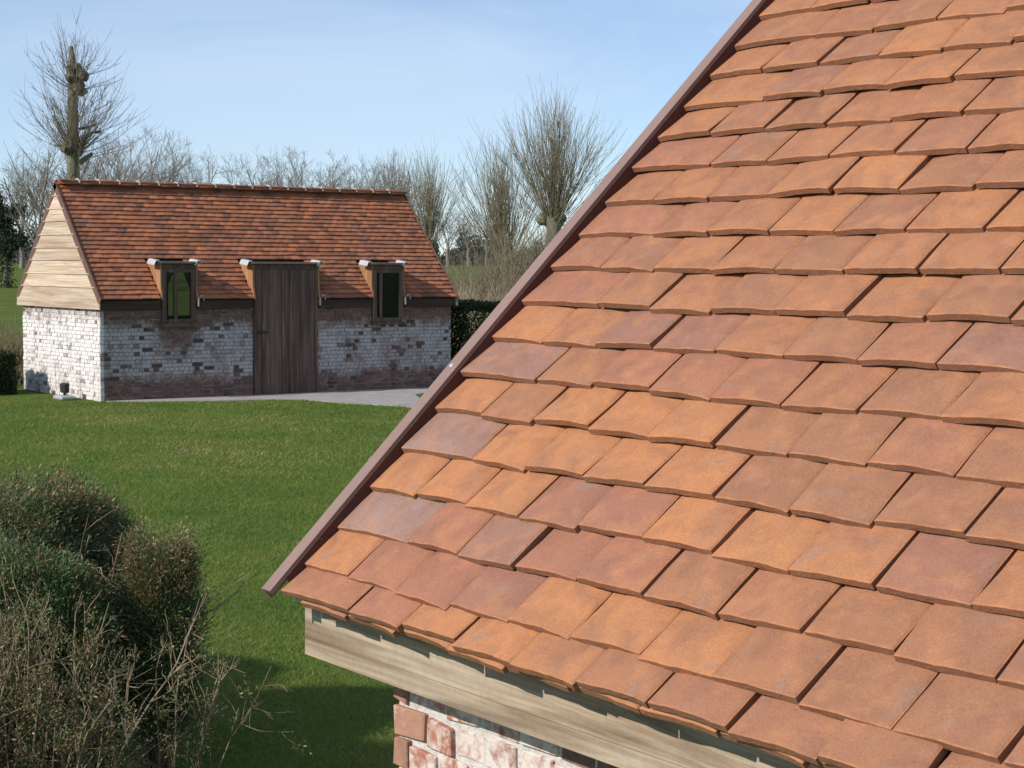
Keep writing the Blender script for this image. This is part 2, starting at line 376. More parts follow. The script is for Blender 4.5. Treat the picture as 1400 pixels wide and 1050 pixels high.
# ------------------------------------------------------------------ ground
def gz(x, y):
    r = np.sqrt(np.asarray(x, float)**2 + np.asarray(y, float)**2)
    t = np.clip((r-40)/75, 0, 1); return 2.12*t*t*(3-2*t)
radii = np.concatenate([[0.01], np.linspace(3, 40, 14), np.linspace(44, 120, 20), np.geomspace(150, 4000, 14)])
na = 120
ang = np.arange(na)*2*math.pi/na
gv = np.array([[r*math.cos(t), r*math.sin(t), 0] for r in radii for t in ang]); gv[:, 2] = gz(gv[:, 0], gv[:, 1])
gf = np.array([[i*na+j, i*na+(j+1) % na, (i+1)*na+(j+1) % na, (i+1)*na+j] for i in range(len(radii)-1) for j in range(na)])
ground = add_obj("ground", mesh_np("ground", gv, gf[:, ::-1][:, [3,2,1,0]], M_GROUND, True)); tag(ground, kind="structure")
tag(ground, "green lawn running back to a gently rising meadow", "lawn")

PATH = [(11.93,28.2),(12.05,27.9),(12.6,27.55),(13.6,27.05),(14.6,26.85),(15.02,26.5),(15.15,25.6),(15.6,24.5),(15.95,22.5),(16.1,20.5),(15.6,14.0),(13.8,7.0),(14.8,6.8),(16.6,13.8),(17.1,20.5),(16.95,22.6),(16.75,24.6),(16.85,25.8),(17.25,26.55),(18.3,27.1),(19.7,27.25),(19.7,28.2)]
bmp = bmesh.new(); bmp.faces.new([bmp.verts.new((x, y, 0.014)) for x, y in PATH]); bmesh.ops.recalc_face_normals(bmp, faces=bmp.faces)
if bmp.faces[:][0].normal.z < 0: bmesh.ops.reverse_faces(bmp, faces=bmp.faces[:])
r_ = bmesh.ops.extrude_face_region(bmp, geom=bmp.faces[:]); bmesh.ops.translate(bmp, vec=(0,0,-0.05), verts=[g for g in r_['geom'] if isinstance(g, bmesh.types.BMVert)])
bmesh.ops.recalc_face_normals(bmp, faces=bmp.faces[:])
me = bpy.data.meshes.new("path"); bmp.to_mesh(me); bmp.free(); me.materials.append(M_PAVE)
path = add_obj("path", me); tag(path, "pale grey paved path along the front of the far barn", "path", kind="structure")

# ------------------------------------------------------------------ roof tiles
GAUGE = 0.105
def tile_shape(w, ln, t, rng, nx, ny, camber, edge=0.0015, bow=0.002):
    """a slightly arched hand-made flat tile: x across, y up the slope, z out of the roof; returns verts, faces, rim weights"""
    b = 0.003
    xs = np.concatenate([[0], np.linspace(b, w-b, nx), [w]]) if nx > 2 else np.linspace(0, w, 3)
    ys = np.concatenate([[0], np.linspace(b, ln, ny)]) if nx > 2 else np.array([0, ln])
    X, Y = np.meshgrid(xs, ys, indexing='ij'); n, k = X.shape
    c1 = camber*rng.uniform(0.2, 1.7); tw = rng.normal(0, 0.0008); sk = rng.normal(0, 0.0015)
    Z = c1*(1-((X-w/2)/(w/2))**2) - c1*0.6 + tw*(X/w-0.5)*(1-Y/ln)*2 + bow*rng.normal()*np.sin(math.pi*Y/ln)
    ph = rng.uniform(0, 6, 3)
    top = Z.copy(); X2 = X.copy(); Y2 = Y.copy()
    if nx > 2:
        lip = np.zeros_like(Z); lip[0, :] = 1; lip[-1, :] = 1; lip[:, 0] = 1
        top = Z - lip*0.0022
        top += 0.0006*np.sin(X*90+ph[0])*np.sin(Y*70+ph[1])
        wav = edge*(np.sin(X/w*7+ph[0])*0.6+np.sin(X/w*17+ph[1])*0.4)*(Y < b*1.5); Y2 = Y + wav + sk*(X/w-.5)*2*(Y < b*1.5)
        wx = edge*0.8*np.sin(Y/ln*9+ph[2]); X2 = X + wx*((X < b*1.5) | (X > w-b*1.5))
    vt = np.stack([X2, Y2, top + t], -1).reshape(-1, 3); vb = np.stack([X2, Y2, Z], -1).reshape(-1, 3)
    V = [vt]; Fc = []
    idx = lambda i, j: i*k+j
    for i in range(n-1):
        for j in range(k-1): Fc.append((idx(i,j), idx(i+1,j), idx(i+1,j+1), idx(i,j+1)))
    ntop = len(vt)
    ring = [idx(i,0) for i in range(n)] + [idx(n-1,j) for j in range(1,k)] + [idx(i,k-1) for i in range(n-2,-1,-1)] + [idx(0,j) for j in range(k-2,0,-1)]
    V.append(vt[ring] - [0,0,0.0006]); V.append(vb[ring])
    L = len(ring)
    for q in range(L):
        q2 = (q+1) % L; a, b_, c_, d_ = ntop+q, ntop+q2, ntop+L+q2, ntop+L+q
        Fc.append((a, d_, c_, b_))
        if nx > 2 or True: Fc.append((ring[q], a, b_, ring[q2]))
    Fc.append(tuple(ntop+L+q for q in range(L-1, -1, -1)))
    rim = np.zeros(ntop+2*L); rim[ntop:] = -1.0
    ii = np.arange(ntop); ri = np.isin(ii, ring) & (vt[:, 1] < ln-0.001); rim[:ntop][ri] = 1.0
    return np.concatenate(V), Fc, rim

def bmat(O, ax, ay, az):
    M_ = Matrix.Identity(4)
    for i in range(3): M_[i][0] = ax[i]; M_[i][1] = ay[i]; M_[i][2] = az[i]; M_[i][3] = O[i]
    return M_

class RoofTiler:
    def __init__(s, name, E, ax, up, nrm, tlen, t, mat_s, mat_j, parent, rng, nx, ny, camber, jit):
        s.__dict__.update(name=name, E=np.array(E, float), ax=np.array(ax, float), up=np.array(up, float), n=np.array(nrm, float), tlen=tlen, t=t, mat_s=mat_s, mat_j=mat_j, parent=parent, rng=rng, nx=nx, ny=ny, camber=camber, jit=jit)
        th = math.atan(t*1.05/GAUGE); s.upT = s.up*math.cos(th) - s.n*math.sin(th); s.nT = s.n*math.cos(th) + s.up*math.sin(th)
        s.cache = {}; s.items = []
    def variant(s, w, i, ln):
        key = (round(w, 3), i, ln)
        if key not in s.cache:
            s.cache[key] = tile_shape(w, ln, s.t, s.rng, s.nx, s.ny, s.camber)
        return key
    def put(s, sdist, off, w_std, w, tone, ln=None, lift=0.0, nvar=8, still=False):
        rng = s.rng; j = s.jit
        key = s.variant(w_std, int(rng.integers(nvar)), ln or s.tlen)
        rz, rx, ry = (rng.normal(0, .006)*j, rng.normal(0, .010)*j, abs(rng.normal(0, .014))*j)
        if still: rx = 0; ry = 0
        O = s.E + s.up*(sdist + rng.normal(0, .0022)*j) + s.ax*off + s.n*(lift + abs(rng.normal(0, .0012))*j)
        ax2 = s.ax + s.up*rz + s.nT*rx; ax2 /= np.linalg.norm(ax2)
        up2 = s.upT - s.nT*ry - ax2*(s.upT @ ax2); up2 /= np.linalg.norm(up2); n2 = np.cross(ax2, up2)
        O = O + s.nT*ry*0.10 - s.nT*s.t
        sx = w/w_std
        ctr = O + ax2*w*.5 + up2*GAUGE*.5
        s.items.append((key, O, ax2*sx, up2, n2, float(tone), ctr))
    def finish(s, limit, inview):
        rank = []
        for i, it in enumerate(s.items):
            x, y, z = proj(it[6]); vis = inview(x, y, z)
            rank.append((0 if vis else 1, z, i))
        rank.sort(); single = [r[2] for r in rank if r[0] == 0][:limit]; ss = set(single)
        meshes = {}
        for i in single:
            key, O, ax2, up2, n2, tone, c = s.items[i]
            if key not in meshes:
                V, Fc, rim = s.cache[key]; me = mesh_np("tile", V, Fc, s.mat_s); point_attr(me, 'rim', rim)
                if s.nx > 2:
                    me.polygons.foreach_set('use_smooth', [len(p.vertices) == 4 and p.normal.z > 0.8 for p in me.polygons])
                meshes[key] = me
            o = add_obj("tile", meshes[key], s.parent, bmat(O, ax2, up2, n2)); o["tone"] = tone
        Vs, Fs, Ts, Rs, nv = [], [], [], [], 0
        for i, it in enumerate(s.items):
            if i in ss: continue
            key, O, ax2, up2, n2, tone, c = it; V, Fc, rim = s.cache[key]
            Vs.append(O + V[:, :1]*ax2 + V[:, 1:2]*up2 + V[:, 2:3]*n2); Fs += [tuple(q+nv for q in f) for f in Fc]; Ts += [tone]*len(Fc); Rs.append(rim); nv += len(V)
        if Vs:
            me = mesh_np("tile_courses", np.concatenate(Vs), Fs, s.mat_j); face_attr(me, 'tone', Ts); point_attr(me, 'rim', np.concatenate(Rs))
            o = add_obj("tile_courses", me, s.parent); o["kind"] = "stuff"
        print("roof", s.name, "tiles", len(s.items), "single", len(single))

def ridge_tile_mesh(r, ln, mat, rng):
    prof = [(math.sin(a)*r*1.15, math.cos(a)*r) for a in np.linspace(-1.45, 1.45, 9)]
    V = []; 
    for x in (0, 0.012, ln-0.012, ln):
        for rr in (0.0,):
            k = 1.0 if 0 < x < ln else 0.94
            V += [(x, a*k, b*k) for a, b in prof]
    n = 9
    F = [(i*n+j, i*n+j+1, (i+1)*n+j+1, (i+1)*n+j) for i in range(3) for j in range(n-1)]
    off = len(V); V += [(x, a*0.82, b*0.82) for x in (0, ln) for a, b in prof]
    F += [(off+j, off+j+1, j+1, j) for j in range(n-1)] + [(3*n+j, 3*n+j+1, off+n+j+1, off+n+j) for j in range(n-1)]
    F += [(off+n+j, off+n+j+1, off+j+1, off+j) for j in range(n-1)]
    F += [(i*n, (i+1)*n, off+(n if i+1 == 3 else 0), off) for i in (2,)]
    me = mesh_np("ridge_tile", V, F, mat, True); point_attr(me, 'rim', [0]*len(V)); return me

# ------------------------------------------------------------------ bricks
def brick_mesh(name, mat, irregular, rng):
    """unit brick (1 x 1 x 1, origin at its front lower left) with worn edges; x along, y depth, z up"""
    bm = bmesh.new(); bmesh.ops.create_cube(bm, size=1.0); bmesh.ops.translate(bm, vec=(.5,.5,.5), verts=bm.verts[:])
    for v in bm.verts: v.co += Vector(rng.normal(0, irregular, 3)*np.array([0.5, 0.4, 1.2]))
    bmesh.ops.bevel(bm, geom=bm.edges[:], offset=0.04, segments=1, affect='EDGES')
    me = bpy.data.meshes.new(name); bm.to_mesh(me); bm.free(); me.materials.append(mat)
    return me

def lay_bricks(parent, O, ax, nrm, width, height, course, blen, holes, mat_s, mat_j, limit, rng, irregular, toneF, pri, headers=False):
    """brick bond on the plane through O; ax along the wall, nrm its outward normal; returns nothing, makes children of parent"""
    meshes = [brick_mesh("brick", mat_s, irregular, rng) for _ in range(8)]
    O = np.array(O, float); ax = np.array(ax, float); nrm = np.array(nrm, float); up = np.array([0,0,1.0])
    items = []
    for r in range(int(height/course)):
        z = r*course; x = 0.0; header = r % 2 == 1 and not headers; first = True
        while x < width-0.02:
            L = (blen*0.5 if header else blen) + rng.normal(0, .004)
            if headers: L = blen*rng.uniform(.85, 1.15)*(0.55 if first and r % 2 else 1)
            if first and header: L = blen*0.75
            first = False
            L = min(L, width-x)
            if L < 0.04: break
            x0, x1 = x, x+L; x += L
            hit = False
            for (a, b, c, d) in holes:
                if x1 > a and x0 < b and z+course > c and z < d:
                    if x0 < a-0.03: x1 = a
                    elif x1 > b+0.03: x0 = b
                    else: hit = True
            if hit or x1-x0 < 0.035: continue
            items.append((x0, x1, z))
    cand = []
    for i, (x0, x1, z) in enumerate(items):
        c = O + ax*(x0+x1)/2 + up*(z+course/2); px, py, pz = proj(c)
        ok = pri(px, py, pz); cand.append((0 if ok else 1, rng.random(), i))
    cand.sort(); single = set(c[2] for c in cand if c[0] == 0)
    if len(single) > limit: single = set([c[2] for c in cand if c[0] == 0][:limit])
    Vs, Fs, Ts, nv = [], [], [], 0
    jt = 0.010
    for i, (x0, x1, z) in enumerate(items):
        pro = rng.normal(0, .002 if irregular < .03 else .004); h = course-jt+rng.normal(0, .0015); tone = toneF(rng)
        o3 = O + ax*(x0+jt/2) + up*(z+jt/2+rng.normal(0, .0012)) + nrm*pro
        me = meshes[i % 8]; A = ax*(x1-x0-jt); B = -nrm*0.06; C = up*h
        flip = np.dot(np.cross(A, B), C) < 0
        if flip: o3 = o3 + A; A = -A
        if i in single:
            o = add_obj("brick", me, parent, bmat(o3, A, B, C)); o["tone"] = float(tone)
        else:
            if not hasattr(lay_bricks, 'c') or lay_bricks.c[0] is not meshes:
                lay_bricks.c = (meshes, [(np.array([v.co[:] for v in q.vertices]), [tuple(p.vertices) for p in q.polygons]) for q in meshes])
            V, Fc = lay_bricks.c[1][i % 8]
            Vs.append(o3 + V[:, :1]*A + V[:, 1:2]*B + V[:, 2:3]*C); Fs += [tuple(q+nv for q in f) for f in Fc]; Ts += [tone]*len(Fc); nv += len(V)
    if Vs:
        me = mesh_np("brick_courses", np.concatenate(Vs), Fs, mat_j); face_attr(me, 'tone', Ts)
        o = add_obj("brick_courses", me, parent); o["kind"] = "stuff"
    print("bricks", len(items), "single", len(single))

# ================================================================== NEAR BARN
rng = np.random.default_rng(7)
A1 = math.radians(44.1); D1 = np.array([math.cos(A1), 0, math.sin(A1)]); N1 = np.array([-math.sin(A1), 0, math.cos(A1)])
E1 = np.array([1.7111, 3.034, CAM.z-0.5886])
LEN1, ROWS1 = 7.0, 26
near = empty("brick_barn", (3.6, -0.4, 0)); tag(near, "near barn with close-up terracotta tile roof, brown verge trim and weathered oak eaves beam", "barn")
SL1 = (ROWS1-1)*GAUGE
RIDGE1 = E1 + D1*SL1
# roof deck : both slopes as one solid
xr, zr = RIDGE1[0], RIDGE1[2]
dk = 0.055
pe = E1 - D1*0.03 - N1*dk
half = xr - pe[0] + 0.0
poly = [(pe[0], 0, pe[2]), (xr, 0, zr - dk/math.cos(A1)), (2*xr-pe[0], 0, pe[2]), (2*xr-pe[0]-0.1, 0, pe[2]-0.02), (xr, 0, zr-dk/math.cos(A1)-0.16), (pe[0]+0.1, 0, pe[2]-0.02)]
yv = E1[1]
roof1 = Boxes().prism([(a, yv-0.004, c) for a, _, c in poly], (0, -LEN1+0.01, 0)).build("roof", M_DARKBOARD, near)

T1 = RoofTiler("near", E1, (0,-1,0), D1, N1, 0.265, 0.0138, M_TILE, M_TILE_S, roof1, rng, 8, 5, 0.0034, 1.3)
OVR = {(1,0):.66,(1,1):.70,(1,2):.12,(1,3):.05,(1,4):.25,(1,5):.5,(1,6):.62,(2,0):.05,(2,1):.70,(2,2):.74,(2,3):.84,(2,4):.02,(2,5):.1,(2,6):.08,(2,7):.5,
       (3,0):1.0,(3,1):.72,(3,2):.9,(3,3):.74,(3,4):.72,(3,5):.5,(3,6):.42,(4,0):.08,(4,1):.06,(4,2):.04,(4,3):.82,(4,4):.80,(4,5):.06,(4,6):.15,
       (5,0):.97,(5,1):.03,(5,2):.10,(5,3):.02,(5,4):.12,(6,0):.1,(6,1):.45,(6,2):.05,(6,3):.02,(6,4):.15,(6,5):.5,(7,0):.93,(7,1):.5,(8,0):.12,(8,1):.3,(9,0):.74,(9,1):.5,(11,0):.76,(13,0):.75,
       (8,3):.86,(7,2):.72,(7,3):.70,(6,6):.55,(4,7):.2,(12,4):.1,(12,5):.6,(12,6):.62}
def near_tone(k, i, v):
    if (k, i) in OVR: return OVR[(k, i)]
    u = rng.random()
    if u < 0.24: return rng.uniform(0.20, 0.36)
    if u < 0.80: return rng.uniform(0.36, 0.60)
    if u < 0.95: return rng.uniform(0.58, 0.67)
    return rng.uniform(0.78, 0.90)
for k in range(0, ROWS1+1):
    sd_ = (-0.64*GAUGE) if k == 1 else (k-2)*GAUGE
    if k == 0: sd_ = -0.64*GAUGE - 0.002
    if k > ROWS1: continue
    off, i = (0.0, 0) if k else (0.055, 0)
    while off < LEN1-0.05:
        big = (k % 2 == 1 and i == 0)
        ws = 0.249 if big else 0.1645
        w = min(ws + rng.normal(0, .0015), LEN1-off)
        if k == 0:
            T1.put(sd_, off, ws, w, rng.uniform(.05, .4), ln=0.15, lift=-0.0165, nvar=4, still=True)
        else:
            T1.put(sd_, off, ws, w, near_tone(k, i, off), nvar=4 if big else 9)
        off += w + 0.0034 + abs(rng.normal(0, .0022)); i += 1
T1.finish(300, lambda x, y, z: z > 0 and -60 < x < 1470 and -60 < y < 1110)
# rear slope
Dr = np.array([-D1[0], 0, D1[2]]); Nr = np.array([math.sin(A1), 0, math.cos(A1)])
Er = np.array([2*xr-E1[0], E1[1]-LEN1, E1[2]])
T1b = RoofTiler("near_rear", Er, (0,1,0), Dr, Nr, 0.265, 0.0115, M_FTILE, M_TILE_S, roof1, rng, 2, 2, 0.0028, 0.8)
for k in range(1, ROWS1+1):
    sd_ = (-0.64*GAUGE) if k == 1 else (k-2)*GAUGE
    off = 0.0
    while off < LEN1-0.05:
        w = min(0.1645 if not (k % 2 and off == 0) else 0.249, LEN1-off); T1b.put(sd_, off, 0.1645, w, rng.uniform(.1, .9), nvar=3); off += w+0.003
T1b.finish(0, lambda x, y, z: False)
rmesh = [ridge_tile_mesh(0.115, 0.40, M_TILE, rng) for _ in range(2)]
nr_ = int(LEN1/0.395)
for i in range(nr_):
    o = add_obj("ridge_tile", rmesh[i % 2], roof1, Matrix.Translation((xr, E1[1]-0.01-(i+1)*LEN1/nr_*0.995, zr-0.045)) @ Matrix.Rotation(math.pi/2, 4, 'Z') @ Matrix.Rotation(rng.normal(0, .01), 4, 'Y')); o["tone"] = float(rng.uniform(.1, .6))

# verge trim: an inverted channel standing a little above the tiles
def verge(parent, E, D, Nn, yside, wid, hi, low, L, mat, thick=0.006):
    """yside = +1/-1 outward direction along Y (near) ; returns the trim object"""
    out = np.array([0, yside, 0.0])
    a = E - D*0.085
    def P(o, n_): return a + out*o + Nn*n_
    prof = [(0.004, hi-0.010), (0.004, hi), (wid, hi), (wid, -low), (wid-thick, -low), (wid-thick, hi-thick), (0.004+thick, hi-thick), (0.004+thick, hi-0.010)]
    return Boxes().prism([tuple(P(o, n_)) for o, n_ in prof], tuple(D*L)).build("verge_trim", mat, parent)
vt = verge(near, E1, D1, N1, 1, 0.040, 0.017, 0.012, SL1+0.10, M_TRIM)
ai = E1 - D1*0.045 + np.array([0, 0.0005, 0])
Boxes().prism([tuple(ai - N1*0.03), tuple(ai + N1*0.0105), tuple(ai + np.array([0, 0.003, 0]) + N1*0.0105), tuple(ai + np.array([0, 0.003, 0]) - N1*0.03)], tuple(D1*(SL1+0.05))).build("verge_shade_strip", M_VERGE_SHADE, near)  # added dark strip: painted shade for the trim's inner face
# screws on the trim
for kk in (5.02, 22.3):
    c = E1 + D1*kk*GAUGE + np.array([0, 0.026, 0]) + N1*0.017
    bm = bmesh.new(); bmesh.ops.create_uvsphere(bm, u_segments=10, v_segments=6, radius=0.0052); bmesh.ops.scale(bm, vec=(1,1,.5), verts=bm.verts[:])
    me = bpy.data.meshes.new("screw"); bm.to_mesh(me); bm.free(); me.materials.append(M_STEEL)
    add_obj("screw", me, vt, Matrix.Translation(c) @ Matrix.Rotation(-A1, 4, 'Y'))
# rear verge (behind camera end)
verge(near, E1 - np.array([0, LEN1, 0]), D1, N1, -1, 0.048, 0.024, 0.10, SL1+0.10, M_TRIM)
# little zinc clip under the first tile
Boxes().box(E1[0]-0.030, E1[0]-0.012, yv-0.018, yv-0.006, E1[2]-0.068, E1[2]-0.050).box(E1[0]-0.027, E1[0]-0.019, yv-0.034, yv-0.026, E1[2]-0.068, E1[2]-0.055).build("verge_clip", M_LEAD, near, 0.002)
# oak beam under the eaves
XB, ZB0, ZB1 = 1.748, CAM.z-0.784, CAM.z-0.625
fb = Boxes().box(XB, XB+0.06, yv-LEN1+0.02, yv+0.062, ZB0+0.0366, ZB1).box(XB, XB+0.06, yv-LEN1+0.02, yv+0.062, ZB0, ZB0+0.0358).build("eaves_beam", M_OAK, near, 0.0006)
# gable boards on the far end (seen only from the side)
XW, YW = 1.832, 2.892
zt = ZB0-0.002
wall1 = Boxes().box(XW+0.004, 2*xr-XW-0.012, YW-0.22, YW-0.012, 0, zt).box(XW+0.004, XW+0.22, YW-6.6, YW-0.221, 0, zt).box(2*xr-XW-0.22, 2*xr-XW-0.012, YW-6.6, YW-0.221, 0, zt).build("wall", M_MORTAR, near)
n_b = int(zt/0.062); c1 = zt/n_b
lay_bricks(wall1, (XW, YW, 0), (0,-1,0), (-1,0,0), 6.6, zt+0.001, c1, 0.108, [], M_BRICK, M_BRICK_S, 200, rng, 0.05, lambda r: r.random(), lambda x, y, z: z > 0.5 and 300 < x < 1100 and 800 < y < 1150, True)
lay_bricks(wall1, (XW, YW, 0), (1,0,0), (0,1,0), 2*(xr-XW), zt+0.001, c1, 0.195, [], M_BRICK, M_BRICK_S, 0, rng, 0.045, lambda r: r.random(), lambda x, y, z: False)
g1 = Boxes().prism([(XW-0.02, YW+0.004, zt), (2*xr-XW+0.02, YW+0.004, zt), (2*xr-XW+0.02, YW+0.004, zt+0.16), (xr, YW+0.004, zr-0.24), (XW-0.02, YW+0.004, zt+0.16)], (0, -0.02, 0)).build("gable", M_DARKBOARD, near)
z = zt
while z < zr-0.30:
    z1 = min(z+0.2, zr-0.26); 
    def hw(zz): return min(xr-XW+0.02, (zr-0.10-zz)/math.tan(A1))
    Boxes().prism([(xr-hw(z), YW+0.006, z+.003), (xr+hw(z), YW+0.006, z+.003), (xr+hw(z1), YW+0.006, z1), (xr-hw(z1), YW+0.006, z1)], (0, 0.022, 0)).build("cladding_board", M_CLAD, g1)
    z += 0.2

# ================================================================== FAR BARN
rng = np.random.default_rng(11)
A2 = math.radians(46.4); D2 = np.array([0, math.cos(A2), math.sin(A2)]); N2 = np.array([0, -math.sin(A2), math.cos(A2)])
X0, Y0, ZE, L2 = 11.885, 27.881, CAM.z-0.593, 7.174
ROWS2 = 26
E2 = np.array([X0, Y0, ZE]); SL2 = ROWS2*GAUGE
RY, RZ = Y0 + D2[1]*SL2, ZE + D2[2]*SL2
far = empty("brick_barn", (X0+L2/2, RY, 0)); tag(far, "small whitewashed brick barn across the lawn with plank door and two dormer windows", "barn")
DW = 0.055
ye, ze_ = Y0+0.03+N2[1]*0, ZE-DW
Yw = Y0+0.13                       # brick face
YF = Y0+0.05                       # face of eaves board
ZD = CAM.z-0.005                   # underside of dormer roofs
DORM = [(13.03, 13.66, 1.30, 'w'), (14.79, 16.07, 0.0, 'd'), (17.24, 17.89, 1.27, 'w')]
# roof deck in strips: full height above the dormer heads, cut below
def deck_strip(xa, xb, s0):
    a = E2 + D2*s0 - N2*DW; b = E2 + D2*SL2 - N2*DW
    P = [(xa, a[1], a[2]), (xa, b[1], b[2]), (xa, b[1], b[2]-0.09), (xa, a[1]+0.05, a[2]-0.035)]
    return P, (xb-xa, 0, 0)
bxs = Boxes()
s_d = (ZD+0.06-ZE)/D2[2]
cuts = [X0+0.01] + [q for d in DORM for q in (d[0], d[1])] + [X0+L2-0.01]
for i in range(0, len(cuts)-1):
    inside = i % 2 == 1
    P_, d_ = deck_strip(cuts[i], cuts[i+1], s_d if inside else 0.02); bxs.prism(P_, d_)
# rear deck, cut for one rear dormer opening
yb = 2*RY - Y0
RD = (14.72, 15.42)
for xa, xb, zc in ((X0+0.01, RD[0], None), (RD[0], RD[1], ZD+0.06), (RD[1], X0+L2-0.01, None)):
    if zc is None: P_ = [(xa, yb-0.02, ZE-0.06), (xa, RY, RZ-0.075), (xa, RY, RZ-0.165), (xa, yb-0.06, ZE-0.1)]
    else:
        yc = yb-(zc-ZE)/math.tan(A2); P_ = [(xa, yc-0.02, zc-0.06), (xa, RY, RZ-0.075), (xa, RY, RZ-0.165), (xa, yc-0.06, zc-0.1)]
    bxs.prism(P_, (xb-xa, 0, 0))
roof2 = bxs.build("roof", M_DARKBOARD, far)
T2 = RoofTiler("far", E2, (1,0,0), D2, N2, 0.215, 0.0200, M_FTILE, M_FTILE_S, roof2, rng, 2, 2, 0.004, 1.15)
def far_tone():
    u = rng.random()
    return rng.uniform(0, .12) if u < .08 else (rng.uniform(.15, .45) if u < .45 else (rng.uniform(.45, .75) if u < .85 else rng.uniform(.75, 1.0)))
for k in range(ROWS2):
    sd_ = k*GAUGE; off = 0.0; i = 0
    while off < L2-0.04:
        w = min((0.249 if (k % 2 == 0 and i == 0) else 0.166) + rng.normal(0, .002), L2-off)
        xa, xb = X0+off, X0+off+w
        zt_ = ZE + D2[2]*sd_
        segs = [(xa, xb)]
        if zt_ < ZD+0.045:
            for d in DORM:
                ns = []
                for a, b in segs:
                    if b <= d[0]-.035 or a >= d[1]+.035: ns.append((a, b))
                    else:
                        if a < d[0]-.075: ns.append((a, d[0]-.035))
                        if b > d[1]+.075: ns.append((d[1]+.035, b))
                segs = ns
        for a, b in segs:
            if b-a > 0.03: T2.put(sd_, a-X0, 0.166, b-a-0.003, far_tone(), nvar=6)
        off += w; i += 1
T2.finish(300, lambda x, y, z: 0 < x < 1400)
T2b = RoofTiler("far_rear", np.array([X0+L2, yb, ZE]), (-1,0,0), np.array([0,-D2[1],D2[2]]), np.array([0,math.sin(A2),math.cos(A2)]), 0.215, 0.0135, M_FTILE, M_FTILE_S, roof2, rng, 2, 2, 0.003, 0.8)
for k in range(ROWS2):
    off = 0.0
    while off < L2-0.04:
        w = min(0.249 if (k % 2 == 0 and off == 0) else 0.166, L2-off); xa = X0+L2-off
        if not (ZE+D2[2]*k*GAUGE < ZD+0.045 and xa > RD[0]-.03 and xa-w < RD[1]+.03): T2b.put(k*GAUGE, off, 0.166, w-0.003, far_tone(), nvar=3)
        off += w
T2b.finish(0, lambda x, y, z: False)
rm = [ridge_tile_mesh(0.10, 0.36, M_FTILE, rng) for _ in range(2)]
nrt = 19
for i in range(nrt):
    o = add_obj("ridge_tile", rm[i % 2], roof2, Matrix.Translation((X0+0.012+i*(L2-0.03)/nrt, RY, RZ-0.018+rng.normal(0, .004))) @ Matrix.Scale((L2-0.03)/nrt/0.368, 4, (1,0,0)) @ Matrix.Rotation(rng.normal(0, .006), 4, 'Y')); o["tone"] = float(rng.uniform(.45, .95))
    if i:
        xj = X0+0.012+i*(L2-0.03)/nrt
        arc = [(math.sin(a)*0.126, math.cos(a)*0.112) for a in np.linspace(-1.3, 1.3, 7)]
        tb = Boxes()
        for (a, b), (c, d) in zip(arc[:-1], arc[1:]): tb.prism([(xj-.013, RY+a, RZ-.018+b), (xj-.013, RY+c, RZ-.018+d), (xj-.013, RY+c*.85, RZ-.018+d*.85), (xj-.013, RY+a*.85, RZ-.018+b*.85)], (0.024, 0, 0))
        tb.build("mortar_joint", M_MORTAR, o if False else roof2)
# verge trims
def verge_x(xo, side):
    a = E2 - D2*0.05; o1 = 0.018*side
    for (Dv, Nv, st) in ((D2, N2, a), (np.array([0,-D2[1],D2[2]]), np.array([0,-N2[1],N2[2]]), np.array([X0, yb, ZE]) - np.array([0,-D2[1],D2[2]])*0.05)):
        st = np.array([xo, st[1], st[2]]); ox = np.array([o1, 0, 0])
        Boxes().prism([tuple(st - Nv*0.10), tuple(st + Nv*0.022), tuple(st + ox + Nv*0.022), tuple(st + ox - Nv*0.10)], tuple(Dv*(SL2+0.06))).build("verge_trim", M_TRIM2, far)
verge_x(X0-0.003, -1); verge_x(X0+L2+0.003, 1)
# walls
xg = X0+0.035                       # brick face of the gable end
xg2 = X0+L2-0.05
zt2 = ZE-0.16
YB = 2*RY - Yw
holes = []
for a, b, z0, ty in DORM: holes.append((a-xg, b-xg, (z0-0.03) if ty == 'w' else -1, 9))
wb = Boxes()
segx = [xg+0.012, DORM[0][0], DORM[0][1], DORM[1][0], DORM[1][1], DORM[2][0], DORM[2][1], xg2-0.012]
for i in range(7):
    if i % 2 == 0: wb.box(segx[i], segx[i+1], Yw+0.012, Yw+0.2, 0, zt2)
    elif i != 3: wb.box(segx[i], segx[i+1], Yw+0.012, Yw+0.2, 0, DORM[i//2][2]-0.03)
wb.box(xg+0.012, RD[0], YB-0.2, YB-0.012, 0, zt2).box(RD[0], RD[1], YB-0.2, YB-0.012, 0, 1.25).box(RD[1], xg2-0.012, YB-0.2, YB-0.012, 0, zt2)
wb.box(xg+0.012, xg+0.2, Yw+0.201, YB-0.201, 0, zt2); wb.box(xg2-0.2, xg2-0.012, Yw+0.201, YB-0.201, 0, zt2)
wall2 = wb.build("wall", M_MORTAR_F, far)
nb = int(zt2/0.066); c2 = zt2/nb
ton = lambda r: r.random()**1.0
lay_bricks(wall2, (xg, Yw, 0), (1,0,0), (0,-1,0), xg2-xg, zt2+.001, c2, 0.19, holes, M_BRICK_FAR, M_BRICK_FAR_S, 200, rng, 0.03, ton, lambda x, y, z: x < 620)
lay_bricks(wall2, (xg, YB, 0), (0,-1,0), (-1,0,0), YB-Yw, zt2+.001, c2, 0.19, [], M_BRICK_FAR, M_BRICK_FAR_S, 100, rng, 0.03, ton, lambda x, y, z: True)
lay_bricks(wall2, (xg2, Yw, 0), (0,1,0), (1,0,0), YB-Yw, zt2+.001, c2, 0.19, [], M_BRICK_FAR, M_BRICK_FAR_S, 0, rng, 0.03, ton, lambda x, y, z: False)
